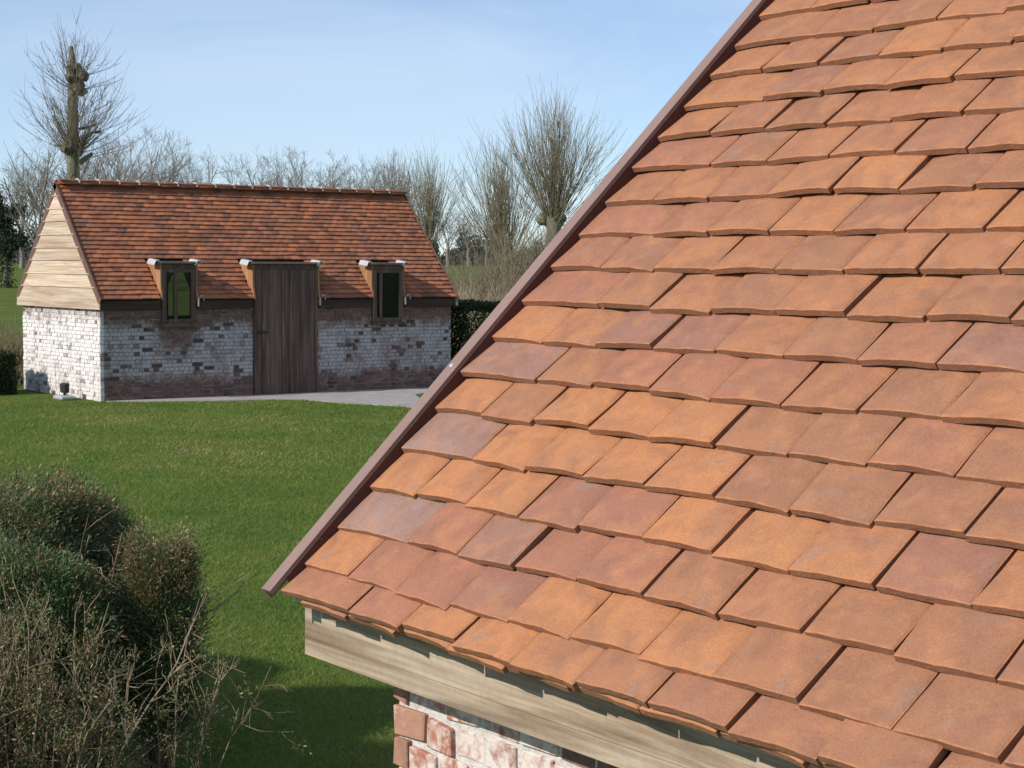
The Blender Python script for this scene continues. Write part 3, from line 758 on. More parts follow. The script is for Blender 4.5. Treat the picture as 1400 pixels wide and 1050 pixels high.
# eaves boards between the openings
ex_ = [X0+0.004, DORM[0][0]-.04, DORM[0][1]+.04, DORM[1][0]-.04, DORM[1][1]+.04, DORM[2][0]-.04, DORM[2][1]+.04, X0+L2-0.004]
for i in range(0, 8, 2):
    eb = Boxes().box(ex_[i], ex_[i+1], YF, YF+0.078, ZE-0.185, ZE-0.04).build("eaves_board", M_DARKBOARD, far, 0.004)
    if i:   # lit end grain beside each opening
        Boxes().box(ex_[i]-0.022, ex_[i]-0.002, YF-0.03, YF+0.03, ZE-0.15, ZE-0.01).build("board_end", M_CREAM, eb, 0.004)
        tb = Boxes(); pts = [(ex_[i]+0.01, ZE+0.02), (ex_[i]+0.03, ZE+0.05), (ex_[i]+0.055, ZE+0.04), (ex_[i]+0.08, ZE-0.03)]
        for (a, b), (c, d) in zip(pts[:-1], pts[1:]): tb.prism([(a, YF-.06, b), (c, YF-.06, d), (c, YF-.06, d-.018), (a, YF-.06, b-.018)], (0, .05, 0))
        tb.build("flashing", M_LEAD, eb)
for xa, xb in ((X0+0.004, RD[0]-.002), (RD[1]+.002, X0+L2-0.004)): Boxes().box(xa, xb, YB+0.002, YB+0.08, ZE-0.185, ZE-0.04).build("eaves_board", M_DARKBOARD, far, 0.004)
rd = Boxes().box(RD[0]-.05, RD[1]+.05, YB-0.75, YB+0.08, ZD+0.004, ZD+0.03).build("dormer", M_DARKBOARD, far, 0.003)
for xs in (RD[0]-.032, RD[1]+.002): Boxes().prism([(xs, YB+.02, ZD+.003), (xs, YB-.62, ZD+.003), (xs, YB-.02, ZE+.08), (xs, YB+.02, ZE-.02)], (.03, 0, 0)).build("cheek", M_CHEEK, rd)
Boxes().box(RD[0], RD[0]+.07, YB-.05, YB+.01, 1.252, ZD+.002).box(RD[1]-.07, RD[1], YB-.05, YB+.01, 1.252, ZD+.002).box(RD[0]+.0705, RD[1]-.0705, YB-.05, YB+.01, 1.252, 1.32).box(RD[0]+.0705, RD[1]-.0705, YB-.05, YB+.01, ZD-.07, ZD+.002).build("window", M_DARKWOOD, far, 0.004)
# gable ends: horizontal cladding boards
def gable(xf, side):
    zb = ZE-0.185; top = RZ-0.075
    def hw(zz): return min((RZ-0.06-zz)/math.tan(A2), RY-Y0+0.0)
    core = Boxes().prism([(xf+side*-0.012, RY-hw(zb+.0)+.03, zb), (xf+side*-0.012, RY+hw(zb)-.03, zb), (xf+side*-0.012, RY+hw(ZE)-.05, ZE-0.03), (xf+side*-0.012, RY, top-.03), (xf+side*-0.012, RY-hw(ZE)+.05, ZE-0.03)], (-side*0.02, 0, 0)).build("gable", M_DARKBOARD, far)
    z = zb; first = True; k = 0
    while z < top-0.02:
        hgt = 0.36 if first else (0.215 + 0.01*((k*7) % 3)); z1 = min(z+hgt, top); h0, h1 = hw(z), hw(z1-0.004)
        pts = [(RY-h0, z), (RY+h0, z)]
        if z < ZE-0.06 < z1: pts += [(RY+hw(ZE-0.05), ZE-0.05)]
        pts += [(RY+h1, z1-0.004), (RY-h1, z1-0.004)]
        if z < ZE-0.06 < z1: pts += [(RY-hw(ZE-0.05), ZE-0.05)]
        # each board leans out at its foot
        P3 = [(xf + side*(0.026 if zz < (z+z1)/2 else 0.010), yy, zz) for yy, zz in pts]
        Boxes().prism(P3, (-side*0.020, 0, 0)).build("cladding_board", M_CLAD, core)
        z = z1; first = False; k += 1
gable(X0+0.004, -1); gable(X0+L2-0.004, 1)

# dormers, windows and door
def dormer(a, b, z0, ty):
    yf = Y0+0.10
    yr = Y0 + (ZD+0.05-ZE)/math.tan(A2)           # where the dormer roof meets the tiles
    dm = Boxes().box(a-0.055, b+0.055, yf-0.045, yr+0.10, ZD+0.004, ZD+0.030).build("dormer", M_DARKBOARD, far, 0.003)
    Boxes().box(a-0.10, b+0.08, yf-0.075, yf-0.048, ZD+0.002, ZD+0.040).build("gutter", M_TRIM, dm, 0.004)
    # lead flashings lying on the tiles at both ends of the dormer roof
    for xs, w_ in ((a-0.17, 0.13), (b-0.03, 0.13)):
        c = np.array([xs, yf-0.07, ZD+0.02]); tb = Boxes()
        yq = yf-0.085
        pts = [(xs, ZD-0.01), (xs+w_*.25, ZD+.058), (xs+w_*.7, ZD+.062), (xs+w_, ZD+0.02)]
        for (p, q), (r, s_) in zip(pts[:-1], pts[1:]): tb.prism([(p, yq, q), (r, yq, s_), (r, yq, s_-.022), (p, yq, q-.022)], (0, 0.30, 0.028))
        tb.build("flashing", M_LEAD, dm, 0.003)
    # cheeks: side walls between front and slope, curved at the foot
    for xs, sg in ((a-0.032, -1), (b+0.002, 1)):
        ytop = yr+0.02; zz0 = ZE-0.02
        curve = [(yf-0.02, ZD+0.003), (ytop, ZD+0.003), (Y0+0.10+ (0.10)/math.tan(A2), ZE+0.10), (Y0+0.10, ZE-0.02), (yf-0.02-0.055, ZE-0.03), (yf-0.06, ZE+0.05), (yf-0.03, ZE+0.16), (yf-0.022, ZE+0.3)]
        Boxes().prism([(xs, y_, z_) for y_, z_ in curve], (0.03, 0, 0)).build("cheek", M_CHEEK, dm)
    Boxes().box(a, b, yf-0.01, yf+0.06, ZD-0.085, ZD+0.002).build("lintel", M_DARKWOOD, dm, 0.004)
    if ty == 'w':
        w = Boxes().box(a, a+0.085, yf-0.02, yf+0.05, z0, ZD-0.087).box(b-0.085, b, yf-0.02, yf+0.05, z0, ZD-0.087).box(a+0.0855, b-0.0855, yf-0.018, yf+0.05, ZD-0.15, ZD-0.0875).box(a+0.0855, b-0.0855, yf-0.018, yf+0.05, z0, z0+0.07).build("window", M_DARKWOOD, far, 0.004)
        Boxes().box(a-0.03, b+0.03, yf-0.06, yf+0.03, z0-0.055, z0-0.002).build("sill", M_DARKWOOD, w, 0.005)
        xm = a+0.26 if a < 14 else a+0.18
        Boxes().box(xm-0.03, xm+0.03, yf-0.012, yf+0.04, z0+0.071, ZD-0.151).build("mullion", M_DARKWOOD, w, 0.003)
        Boxes().box(a+0.086, xm-0.031, yf+0.018, yf+0.024, z0+0.071, ZD-0.151).build("pane", M_GLASS, w)
        Boxes().box(xm+0.031, b-0.086, yf+0.018, yf+0.024, z0+0.071, ZD-0.151).build("pane", M_GLASS, w)
    else:
        fr = Boxes().box(a, a+0.045, yf-0.015, yf+0.06, 0.016, ZD-0.087).box(b-0.045, b, yf-0.015, yf+0.06, 0.016, ZD-0.087).build("door", M_DARKWOOD, far, 0.004)
        ws = [0.11, 0.145, 0.25, 0.055, 0.09, 0.20, 0.17, 0.16]; tot = sum(ws); x = a+0.0465; sc = (b-a-0.093)/tot
        for i, q in enumerate(ws):
            pr = 0.012 if i in (1, 3, 5) else 0.0
            o = Boxes().box(x+0.002, x+q*sc-0.002, yf-0.004-pr, yf+0.03, 0.02, ZD-0.088).build("plank", M_DARKWOOD, fr, 0.004); x += q*sc
        Boxes().box(a+0.06, a+0.27, yf-0.034, yf-0.0165, 1.10, 1.13).box(a+0.10, a+0.14, yf-0.046, yf-0.0345, 1.085, 1.145).build("latch", M_BLACK, fr, 0.003)
for d in DORM: dormer(*d)

# garden flood light at the foot of the gable
fl = empty("garden_light", (11.55, 28.75, 0)); tag(fl, "small dark garden floodlight on a grey stone by the sunlit gable", "garden light")
Boxes().box(11.45, 11.70, 28.55, 28.93, 0.0, 0.08).build("stone_base", M_STONE, fl, 0.025)
Boxes().box(11.53, 11.64, 28.64, 28.82, 0.12, 0.29).build("lamp_head", M_BLACK, fl, 0.02)
Boxes().box(11.57, 11.61, 28.72, 28.76, 0.0805, 0.1195).build("bracket", M_BLACK, fl)

# ================================================================== trees
def rnd_unit(rng): v = rng.normal(size=3); return v/np.linalg.norm(v)
def limb(rng, p, d, L, n, wob, trop):
    pts = [np.array(p, float)]; d = np.array(d, float); d /= np.linalg.norm(d)
    for i in range(n):
        d = d + rng.normal(0, wob, 3) + np.array([0, 0, trop]); d /= np.linalg.norm(d); pts.append(pts[-1] + d*L/n)
    return np.array(pts), d
def grow(T, rng, p, d, L, r, lev, spec):
    n = 5 if lev else 7
    pts, _ = limb(rng, p, d, L, n, spec['wob'], spec['trop'])
    T.add(pts, r, max(r*0.35, spec['rmin']), 5 if r > 0.04 else 3)
    if lev >= spec['lev']: return
    k = spec['kids'][lev]
    for i in range(k):
        t = rng.uniform(spec['start'] if lev == 0 else 0.25, 1.0); f = t*n; j = min(int(f), n-1); q = pts[j] + (pts[j+1]-pts[j])*(f-j)
        dd = pts[j+1]-pts[j]; dd /= np.linalg.norm(dd)
        s_ = np.cross(dd, rnd_unit(rng)); s_ /= np.linalg.norm(s_)+1e-9
        an = rng.uniform(*spec['ang']); nd_ = dd*math.cos(an) + s_*math.sin(an)
        grow(T, rng, q, nd_, L*rng.uniform(*spec['len'])*(1.15-0.4*t), max(r*(1-0.6*t)*0.55, spec['rmin']), lev+1, spec)

def knob(bm, c, r, rng):
    res = bmesh.ops.create_icosphere(bm, subdivisions=2, radius=r, matrix=Matrix.Translation(c))
    for v in res['verts']:
        v.co = Vector(c) + (v.co-Vector(c))*rng.uniform(0.75, 1.2)

# left pollard
def pollard():
    rng = np.random.default_rng(3)
    B = np.array([17.72, 43.08, 0.25]); t = empty("pollard_tree", B); tag(t, "tall pollarded tree with knobbly stump top rising behind the far barn's gable", "tree")
    tr = Tubes(); P = np.array([B + np.array([0.02*math.sin(q), 0, q]) for q in np.linspace(0, 6.9, 14)]); P[:, 0] -= np.linspace(0, 0.05, 14)
    tr.add(P, 0.21, 0.125, 10); top = P[-1]
    tr.add([top, top+[0.0,0,0.28], top+[-0.03,0.02,0.62]], 0.10, 0.05, 7)
    to = tr.build("trunk", M_BARK, t)
    for dz, r in ((6.75, .19), (6.55, .21), (6.92, .15), (6.38, .19), (5.05, .18), (4.85, .19), (5.25, .14)):
        for _ in range(3):
            bm = bmesh.new(); knob(bm, B + np.array([rng.normal(0, .08)+(0.06 if dz < 6.5 and dz > 6 else 0), rng.normal(-.04, .05), dz+rng.normal(0, .05)]), r*rng.uniform(.6, 1), rng)
            me = bpy.data.meshes.new("burr"); bm.to_mesh(me); bm.free(); me.materials.append(M_BARK); add_obj("burr", me, t)
    ro = np.array(R0)
    lb = Tubes()
    for pts, r in (([(0.10, 4.95), (0.28, 5.22), (0.5, 5.38), (0.72, 5.40)], .055), ([(0.1, 4.6), (0.3, 4.72), (0.48, 4.85)], .07), ([(0.1, 5.45), (0.35, 5.5), (0.6, 5.6)], .04), ([(-.1, 5.1), (-.35, 5.45), (-.5, 5.8)], .05), ([(-.1, 5.0), (-.5, 5.05)], .04)):
        lb.add([B + ro*a + np.array([0, 0.05*i, b]) for i, (a, b) in enumerate(pts)], r, r*0.65, 6)
    lb.build("limb", M_BARK, t)
    c = Tubes()
    for dz, nW, Lr, spread in ((6.55, 62, (0.9, 1.75), 1.15), (4.95, 120, (1.0, 2.2), 1.3), (5.6, 26, (.8, 1.5), 1.2), (3.9, 26, (0.8, 1.7), 1.2)):
        for i in range(nW):
            az = rng.uniform(0, 2*math.pi); el = rng.uniform(0.15, 1.25)
            d = np.array([math.cos(az)*math.cos(el)*spread, math.sin(az)*math.cos(el)*spread, math.sin(el)])
            p = B + np.array([d[0]*.14, d[1]*.14, dz+rng.normal(0, .12)]); L = rng.uniform(*Lr)
            pts, _ = limb(rng, p, d, L, 7, 0.07, 0.10); c.add(pts, rng.uniform(.007, .012), .0025)
            for _ in range(rng.integers(2, 6)):
                j = rng.integers(2, 7); q, _ = limb(rng, pts[j], (pts[j]-pts[j-1])/np.linalg.norm(pts[j]-pts[j-1]) + rng.normal(0, .45, 3), L*rng.uniform(.2, .4), 4, .08, .08); c.add(q, .005, .0025)
    # one long drooping lower limb to the left
    pts, _ = limb(rng, B+np.array([0,0,2.6]), -ro*1.0+np.array([0,0,.55]), 1.9, 8, .06, .10); c.add(pts, .05, .02, 5)
    for j in range(3, 9):
        for _ in range(4): q, _ = limb(rng, pts[j], -ro*.4+rng.normal(0, .4, 3)+np.array([0,0,.8]), rng.uniform(.6, 1.3), 5, .08, .08); c.add(q, .012, .004)
    c.build("crown", M_TWIG, t)
pollard()

def willow(px, D, zhead, nW, Lr, spread, label, seed, lean=0.0, mat=None, rw=.008):
    rng = np.random.default_rng(seed); mat = mat or M_WITHY
    dd = F_ + R_*(px-700)/FPX - U_*(361-525)/FPX; P = np.array(CAM) + dd*D; g = float(gz(P[0], P[1])); B = np.array([P[0], P[1], g-0.05])
    t = empty("willow_tree", B); tag(t, label, "tree", "pollard willows")
    tr = Tubes(); hd = np.array([B[0], B[1], zhead]); pts = np.linspace(B, hd, 7); pts[1:-1] += rng.normal(0, .03, (5, 3)); tr.add(pts, .26, .20, 9); tr.build("trunk", M_BARK, t)
    bm = bmesh.new()
    for _ in range(9): knob(bm, hd + rng.normal(0, .12, 3)*[1.3,1.3,.7], rng.uniform(.12, .22), rng)
    me = bpy.data.meshes.new("pollard_head"); bm.to_mesh(me); bm.free(); me.materials.append(M_BARK); add_obj("pollard_head", me, t)
    c = Tubes()
    for i in range(nW):
        az = rng.uniform(0, 2*math.pi); rad = abs(rng.normal(0, spread)); L = rng.uniform(*Lr)*(1.0-0.22*min(1, rad/1.6))
        d = np.array([math.cos(az)*rad, math.sin(az)*rad, 1.0]) + np.array(R0)*lean
        p = hd + np.array([math.cos(az)*rad*.35, math.sin(az)*rad*.35, rng.uniform(-.1, .12)])
        pts, _ = limb(rng, p, d, L, 8, .06, .025); c.add(pts, rng.uniform(.8, 1.3)*rw, .003)
        for _ in range(rng.integers(2, 6)):
            j = rng.integers(2, 7); q, _ = limb(rng, pts[j], (pts[j+1]-pts[j-1]) /np.linalg.norm(pts[j+1]-pts[j-1]) + rng.normal(0, .28, 3), L*rng.uniform(.15, .45), 5, .08, .03); c.add(q, .005, .0025)
    c.build("crown", mat, t)
willow(757, 48, 3.62, 250, (2.0, 3.5), 0.56, "largest pollard willow with a dense fan of upright withies above the near roof's verge", 21)
willow(690, 50, 2.55, 220, (1.8, 3.6), 0.62, "shorter pollard willow with splayed withies, left of the largest willow", 22, -0.12)
willow(585, 56, 2.9, 170, (1.9, 3.2), 0.55, "grey pollard willow partly hidden by the far barn's roof end", 23, 0.0)
willow(540, 60, 3.0, 150, (1.8, 3.2), 0.5, "faint pollard willow whose tips show over the far barn's ridge end", 24, 0.0, M_TWIG)

def shrub_withies(px, D, n, Lr, spread, label, seed, mat, cat="shrub", group=None, r=.010, name="bare_shrub", width=0.3):
    rng = np.random.default_rng(seed)
    dd = F_ + R_*(px-700)/FPX - U_*(361-525)/FPX; P = np.array(CAM) + dd*D; g = float(gz(P[0], P[1])); B = np.array([P[0], P[1], g])
    t = empty(name, B); tag(t, label, cat, group); c = Tubes()
    for i in range(n):
        az = rng.uniform(0, 6.283); rad = abs(rng.normal(0, spread)); d = np.array([math.cos(az)*rad, math.sin(az)*rad, 1])
        p = B + np.array([rng.normal(0, width), rng.normal(0, width), -.03]); L = rng.uniform(*Lr)
        pts, _ = limb(rng, p, d, L, 6, .07, .02); c.add(pts, r*rng.uniform(.7, 1.3), .003)
        for _ in range(3):
            j = rng.integers(2, 6); q, _ = limb(rng, pts[j], (pts[j+1]-pts[j])/np.linalg.norm(pts[j+1]-pts[j])+rng.normal(0, .4, 3), L*rng.uniform(.15, .4), 4, .08, .03); c.add(q, r*.6, .003)
    c.build("stems", mat, t)
shrub_withies(640, 40, 520, (0.8, 1.9), .35, "straw-coloured tangle of dry stems beyond the dark hedge beside the far barn", 31, M_REED, width=.45)
shrub_withies(690, 42, 620, (0.9, 2.2), .30, "brown dry brushwood under the willows beside the near roof's verge", 32, M_STEM, width=.5)
shrub_withies(655, 47, 420, (1.2, 2.6), .28, "thin grey-green saplings growing under the shorter willow", 33, M_WITHY, width=.7)
shrub_withies(728, 46, 560, (1.6, 3.4), .25, "olive-brown thicket of upright stems around the largest willow's trunk", 35, M_WITHY, width=.6)
shrub_withies(6, 34, 260, (0.6, 1.35), .4, "brown bare brushwood in front of the meadow left of the far barn", 34, M_STEM, width=.55)

# distant line of bare trees: three shapes, copied
def bare_tree(seed, H):
    rng = np.random.default_rng(seed); t = empty("bare_tree", (0, 0, 0)); tr = Tubes()
    P = np.array([[rng.normal(0, .06), rng.normal(0, .06), q] for q in np.linspace(0, H*.42, 7)]); tr.add(P, .24, .15, 7); trunk = tr.build("trunk", M_TWIGFAR, t)
    c = Tubes(); spec = dict(wob=.10, trop=.05, rmin=.0065, lev=3, kids=[8, 5, 4], start=.2, ang=(.35, .95), len=(.42, .66))
    for i in range(5):
        az = i*1.256+rng.uniform(-.4, .4); d = np.array([math.cos(az)*.55, math.sin(az)*.55, 1]); grow(c, rng, P[rng.integers(3, 7)], d, H*.55, .085, 0, spec)
    crown = c.build("crown", M_TWIGFAR, t); return t
protos = [bare_tree(41, 8.0), bare_tree(42, 8.6), bare_tree(43, 7.4)]
used = [False]*3
def place_tree(px, top_y, D, which, rot, label, group, sc=None):
    dd = F_ + R_*(px-700)/FPX - U_*(361-525)/FPX; P = np.array(CAM)+dd*D; g = float(gz(P[0], P[1])); yh = 358.7 + px*0.0054
    H = CAM.z + (yh-top_y)/FPX*D - g
    src = protos[which]
    if not used[which]: t = src; used[which] = True; kids = list(src.children)
    else:
        t = src.copy(); col.objects.link(t)
        for ch in src.children:
            c = ch.copy(); col.objects.link(c); c.parent = t
    t.location = (P[0], P[1], g-.05); t.rotation_euler = (0, 0, rot); s_ = H/[8.3, 8.9, 7.7][which]*1.0
    t.scale = (s_*(sc or 1), s_*(sc or 1), s_); tag(t, label, "tree", group)
    return t
LINE = [(150, 190, 85, "bare brown tree right beside the pollarded tree, above the gable end of the far ridge"),
        (185, 185, 92, "tallest bare brown tree of the line above the far ridge, next to the pollarded tree"),
        (218, 208, 105, "bare grey tree above the far ridge, left of the two over the first dormer"),
        (266, 212, 112, "bare round-crowned tree above the far ridge, last before the gap in the line"),
        (238, 214, 120, "small pale bare tree above the far ridge directly over the first dormer"),
        (345, 226, 125, "low bare tree above the far ridge, first after the gap in the tree line"),
        (372, 214, 118, "bare tree above the far ridge over the left edge of the plank door"),
        (408, 208, 112, "broad bare tree above the far ridge over the right edge of the plank door"),
        (436, 220, 122, "bare tree above the far ridge just right of the plank door"),
        (470, 226, 128, "low bare tree above the far ridge midway between door and second dormer"),
        (500, 230, 120, "lowest bare tree above the far ridge, left of the second dormer"),
        (530, 224, 115, "bare tree above the far ridge over the second dormer, mingling with a faint willow")]
for i, (px, ty, D, lb) in enumerate(LINE): place_tree(px, ty, D, i % 3, i*1.3, lb, "distant bare trees above the barn ridge")
for i, (px, ty, D, lb) in enumerate([(55, 190, 75, "bare brown tree just left of the pollarded tree's trunk"), (78, 205, 82, "bare brown tree directly behind the pollarded tree's trunk"),
        (30, 230, 100, "low bare brown tree between the ivy-clad tree and the far barn's gable"), (122, 195, 78, "bare brown tree just right of the pollarded tree's trunk")]):
    place_tree(px, ty, D, (i+1) % 3, i*2.1+.4, lb, "bare trees by the pollarded tree")
for i, (px, ty, D, lb) in enumerate([(612, 285, 150, "low bare horizon tree touching the far barn's right verge"), (640, 290, 160, "low bare horizon tree midway between the far barn and the shorter willow"), (665, 285, 150, "low bare horizon tree just left of the shorter willow")]):
    place_tree(px, ty, D, (i+2) % 3, i*2.7+.9, lb, "horizon trees by the willows")

# ivy-covered tree at the left edge
def ivy_tree():
    rng = np.random.default_rng(51); D = 78; dd = F_ + R_*(8-700)/FPX - U_*(361-525)/FPX; P = np.array(CAM)+dd*D; g = float(gz(P[0], P[1])); B = np.array([P[0], P[1], g-.05])
    t = empty("ivy_tree", B); tag(t, "dark ivy-clad tree standing in the meadow left of the far barn", "tree")
    tr = Tubes(); pts, _ = limb(rng, B, (0,0,1), 3.4, 8, .05, .05); tr.add(pts, .17, .09, 7); tr.build("trunk", M_BARK, t)
    lv = Leaves(); br = Tubes(); ro = np.array(R0)
    ends = []
    for d, L in ((ro*.9+np.array([0,0,.55]), 1.0), (-ro*.8+np.array([0,0,.6]), 1.1), (ro*.3+np.array([0,.3,1]), 1.2), (-ro*.3+np.array([.2,0,1]), 1.3), (ro*.7+np.array([0,0,1.]), .9)):
        q, _ = limb(rng, pts[rng.integers(4, 8)], d, L, 6, .12, .05); br.add(q, .06, .02, 5); ends.append(q)
        for _ in range(16):
            w, _ = limb(rng, q[rng.integers(1, 7)], rng.normal(0, .6, 3)+np.array([0,0,.6]), rng.uniform(.4, 1.0), 5, .15, .05); br.add(w, .015, .006)
    br.build("limbs", M_BARK, t)
    for q in [pts]+ends:
        for p in q:
            n = 260; c = p + rng.normal(0, 1, (n, 3))*np.array([.17, .17, .2]); lv.add(c, rng.normal(size=(n, 3)), rng.uniform(.07, .13, n), rng.uniform(.05, .09, n), rng.uniform(0, 1, n))
    lv.build("ivy", M_IVY, t, rng)
ivy_tree()

# ------------------------------------------------------------------ hedges
def hedge(name, B0, B1, width, h, label, seed, n, ls, mat=M_HEDGE, cat="hedge", stems=True):
    rng = np.random.default_rng(seed); B0 = np.array(B0, float); B1 = np.array(B1, float); t = empty(name, tuple((B0+B1)/2)); tag(t, label, cat)
    L = np.linalg.norm(B1-B0); e = (B1-B0)/L; s_ = np.array([-e[1], e[0], 0])
    a = rng.uniform(0, L, n); b = rng.uniform(-1, 1, n); c = rng.uniform(0, 1, n); f = rng.integers(0, 4, n)
    b = np.where(f == 0, np.sign(b)*rng.uniform(.82, 1.05, n), b); c = np.where(f == 1, rng.uniform(.92, 1.04, n), c)
    a = np.where(f == 3, np.where(rng.random(n) < .5, rng.uniform(-.03, .08, n), L-rng.uniform(-.03, .08, n)), a)
    bump = 1+0.06*np.sin(a*3.1+seed)+0.04*np.sin(a*9+b*4+c*7)
    C = B0 + a[:, None]*e + (b*width/2*bump)[:, None]*s_ + (c*h*(1+.02*np.sin(a*5)))[:, None]*np.array([0,0,1])
    lv = Leaves(); lv.add(C, rng.normal(size=(n, 3))+np.array([0,0,.3]), rng.uniform(.7, 1.4, n)*ls, rng.uniform(.4, .7, n)*ls, rng.uniform(0, 1, n)); lv.build("foliage", mat, t, rng)
    st = Tubes()
    for i in range(int(L/.25)+2):
        p = B0+e*rng.uniform(0, L)+s_*rng.normal(0, width*.15); q, _ = limb(rng, p, rng.normal(0, .2, 3)+np.array([0,0,1]), h*.85, 5, .08, .02); st.add(q, .03, .008, 4)
    st.build("stems", M_STEM, t)
hedge("hedge", (19.75, 29.0, 0), (24.5, 29.0, 0), 0.9, 1.53, "dark clipped hedge at the right-hand end of the far barn", 61, 42000, .05)
hedge("hedge", (8.2, 30.6, 0), (11.35, 30.75, 0), 0.7, 0.72, "low dark clipped hedge ending at the gable corner of the far barn", 62, 22000, .05)
# shrub leaning on the gable corner
hedge("clipped_shrub", (11.05, 31.15, 0), (11.5, 31.25, 0), 0.40, 0.62, "small dark shrub against the gable's far corner", 63, 5000, .045, cat="shrub")
# ------------------------------------------------------------------ foreground shrubs
def conifer_shrub(name, B, rad, h, label, seed, nst, nl, z0, browntop, tone_rng, stems_r=.012, ls=.026, cat="shrub", straws=0):
    """stems rising from the base, foliage sprays gathered at the outside of an uneven crown"""
    rng = np.random.default_rng(seed); B = np.array(B, float); t = empty(name, B); tag(t, label, cat)
    st = Tubes(); lv = Leaves()
    def env(az, zt):          # crown radius at height fraction
        return rad*(0.62+0.38*math.sin(math.pi*min(1, max(0, (zt*0.95+.05)))))*(1+.16*math.sin(3*az+seed)+.10*math.sin(5*az+zt*7+seed*2))
    for i in range(nst):
        az = rng.uniform(0, 6.283); rr = math.sqrt(rng.random()); d = np.array([math.cos(az)*rr*rad/h*1.2, math.sin(az)*rr*rad/h*1.2, 1.0])
        p = B + np.array([math.cos(az), math.sin(az), 0])*rng.uniform(0, .35*rad); pts, _ = limb(rng, p, d, h*rng.uniform(.75, 1.0), 8, .10, .05); st.add(pts, stems_r*rng.uniform(.5, 1.2), .003, 4)
        for _ in range(9):
            j = rng.integers(1, 8); q, _ = limb(rng, pts[j], rng.normal(0, .6, 3)+np.array([math.cos(az)*.6, math.sin(az)*.6, .5]), h*rng.uniform(.15, .38), 5, .16, .03); st.add(q, stems_r*.38, .002)
    st.build("stems", M_STEM, t)
    if straws:
        sw = Tubes()
        for i in range(straws):
            az = rng.uniform(0, 6.283); rr = rad*.9*math.sqrt(rng.random()); hz = h*(.98-.28*(rr/rad)**2)-.03
            q, _ = limb(rng, B+np.array([math.cos(az)*rr, math.sin(az)*rr, hz]), rng.normal(0, .8, 3)+np.array([0, 0, .55]), rng.uniform(.06, .17), 4, .22, -.08); sw.add(q, .0022, .001)
        sw.build("dry_tips", M_REED, t)
    # sprays : clumps
    ncl = int(nl/70)
    for i in range(ncl):
        az = rng.uniform(0, 6.283); zt = z0+(1-z0)*rng.random()**.8; er = env(az, zt)
        rr = er*(1-abs(rng.normal(0, .16))); 
        if rng.random() < .25: rr = er*math.sqrt(rng.random())*.9; 
        topz = h*(1-.25*(rr/rad)**2)*(1+.06*math.sin(az*2+seed))
        c = B+np.array([math.cos(az)*rr, math.sin(az)*rr, min(zt*h, topz)]); k = 70
        dm = np.array([math.cos(az)*.6, math.sin(az)*.6, .75])+rng.normal(0, .3, 3)
        u = rng.uniform(0, 1, k)[:, None]
        cc = c + dm*u*.09 + rng.normal(0, 1, (k, 3))*.028
        base = rng.uniform(*tone_rng)
        if rng.random() < browntop*(max(0, zt-.55)/.45): base = rng.uniform(.70, 1.0)
        lv.add(cc, dm+rng.normal(0, .45, (k, 3)), rng.uniform(.6, 1.4, k)*ls, rng.uniform(.17, .27, k)*ls, np.clip(base+rng.normal(0, .07, k), 0, 1))
    lv.build("foliage", M_LEAF, t, rng)
conifer_shrub("conifer_shrub", (2.90, 8.08, 0), .60, 1.25, "wide dark green conifer shrub with straw-brown top at the lawn's edge", 71, 60, 260000, .22, .40, (.0, .50), ls=.023, straws=420)
conifer_shrub("conifer_shrub", (3.25, 7.03, 0), .108, 1.10, "narrow conifer shrub with rusty tips beside the wide green one", 72, 14, 70000, .25, .70, (.1, .55), .010, .020)
conifer_shrub("conifer_shrub", (2.75, 9.25, 0), .62, 1.17, "conifer shrub at the far end of the row, mostly cropped by the frame", 73, 40, 110000, .1, .5, (.1, .6))

def twig_shrub(B, h, label, seed, nst, reach, leafy):
    rng = np.random.default_rng(seed); B = np.array(B, float); t = empty("twiggy_shrub", B); tag(t, label, "shrub"); st = Tubes(); lv = Leaves(); rgt = np.array(R0)
    tw = Tubes()
    for i in range(nst):
        az = rng.uniform(0, 6.283); rr = rng.random()**.6
        d = np.array([math.cos(az)*rr*reach, math.sin(az)*rr*reach, 1.0]); p = B+np.array([math.cos(az)*rr*.22, math.sin(az)*rr*.22, 0])
        L = h*rng.uniform(.7, 1.08); pts, _ = limb(rng, p, d, L, 9, .10, .03); r = rng.uniform(.004, .011); st.add(pts, r, .0025, 5)
        for _ in range(rng.integers(6, 12)):
            j = rng.integers(2, 9); e = (pts[j]-pts[j-1])/np.linalg.norm(pts[j]-pts[j-1]); q, _ = limb(rng, pts[j], e+rng.normal(0, .55, 3), L*rng.uniform(.12, .36), 5, .14, .04); tw.add(q, r*.45, .0016, 3)
            for _ in range(2):
                q2, _ = limb(rng, q[rng.integers(1, 5)], (q[-1]-q[0])/np.linalg.norm(q[-1]-q[0])+rng.normal(0, .6, 3), L*rng.uniform(.05, .14), 4, .15, .03); tw.add(q2, .0022, .0012, 3)
                if rng.random() < leafy:
                    k = 26; cc = q2[rng.integers(1, 5)]+rng.normal(0, .02, (k, 3)); lv.add(cc, rng.normal(0, 1, (k, 3))+np.array([0,0,.5]), rng.uniform(.010, .024, k), rng.uniform(.004, .008, k), np.clip(rng.normal(.6, .22, k), 0, 1))
    st.build("stems", M_STEM, t); tw.build("twigs", M_STEM, t)
    lv.build("foliage", M_LEAF, t, rng)
conifer_shrub("conifer_shrub", (2.70, 7.22, 0), .34, 1.06, "low green conifer shrub half hidden behind the pale dead twigs", 74, 20, 90000, .05, .2, (.05, .5))
twig_shrub((2.48, 6.52, 0), .98, "leggy half-bare shrub with pale dead twigs in front of the conifer shrubs", 81, 30, .32, .9)
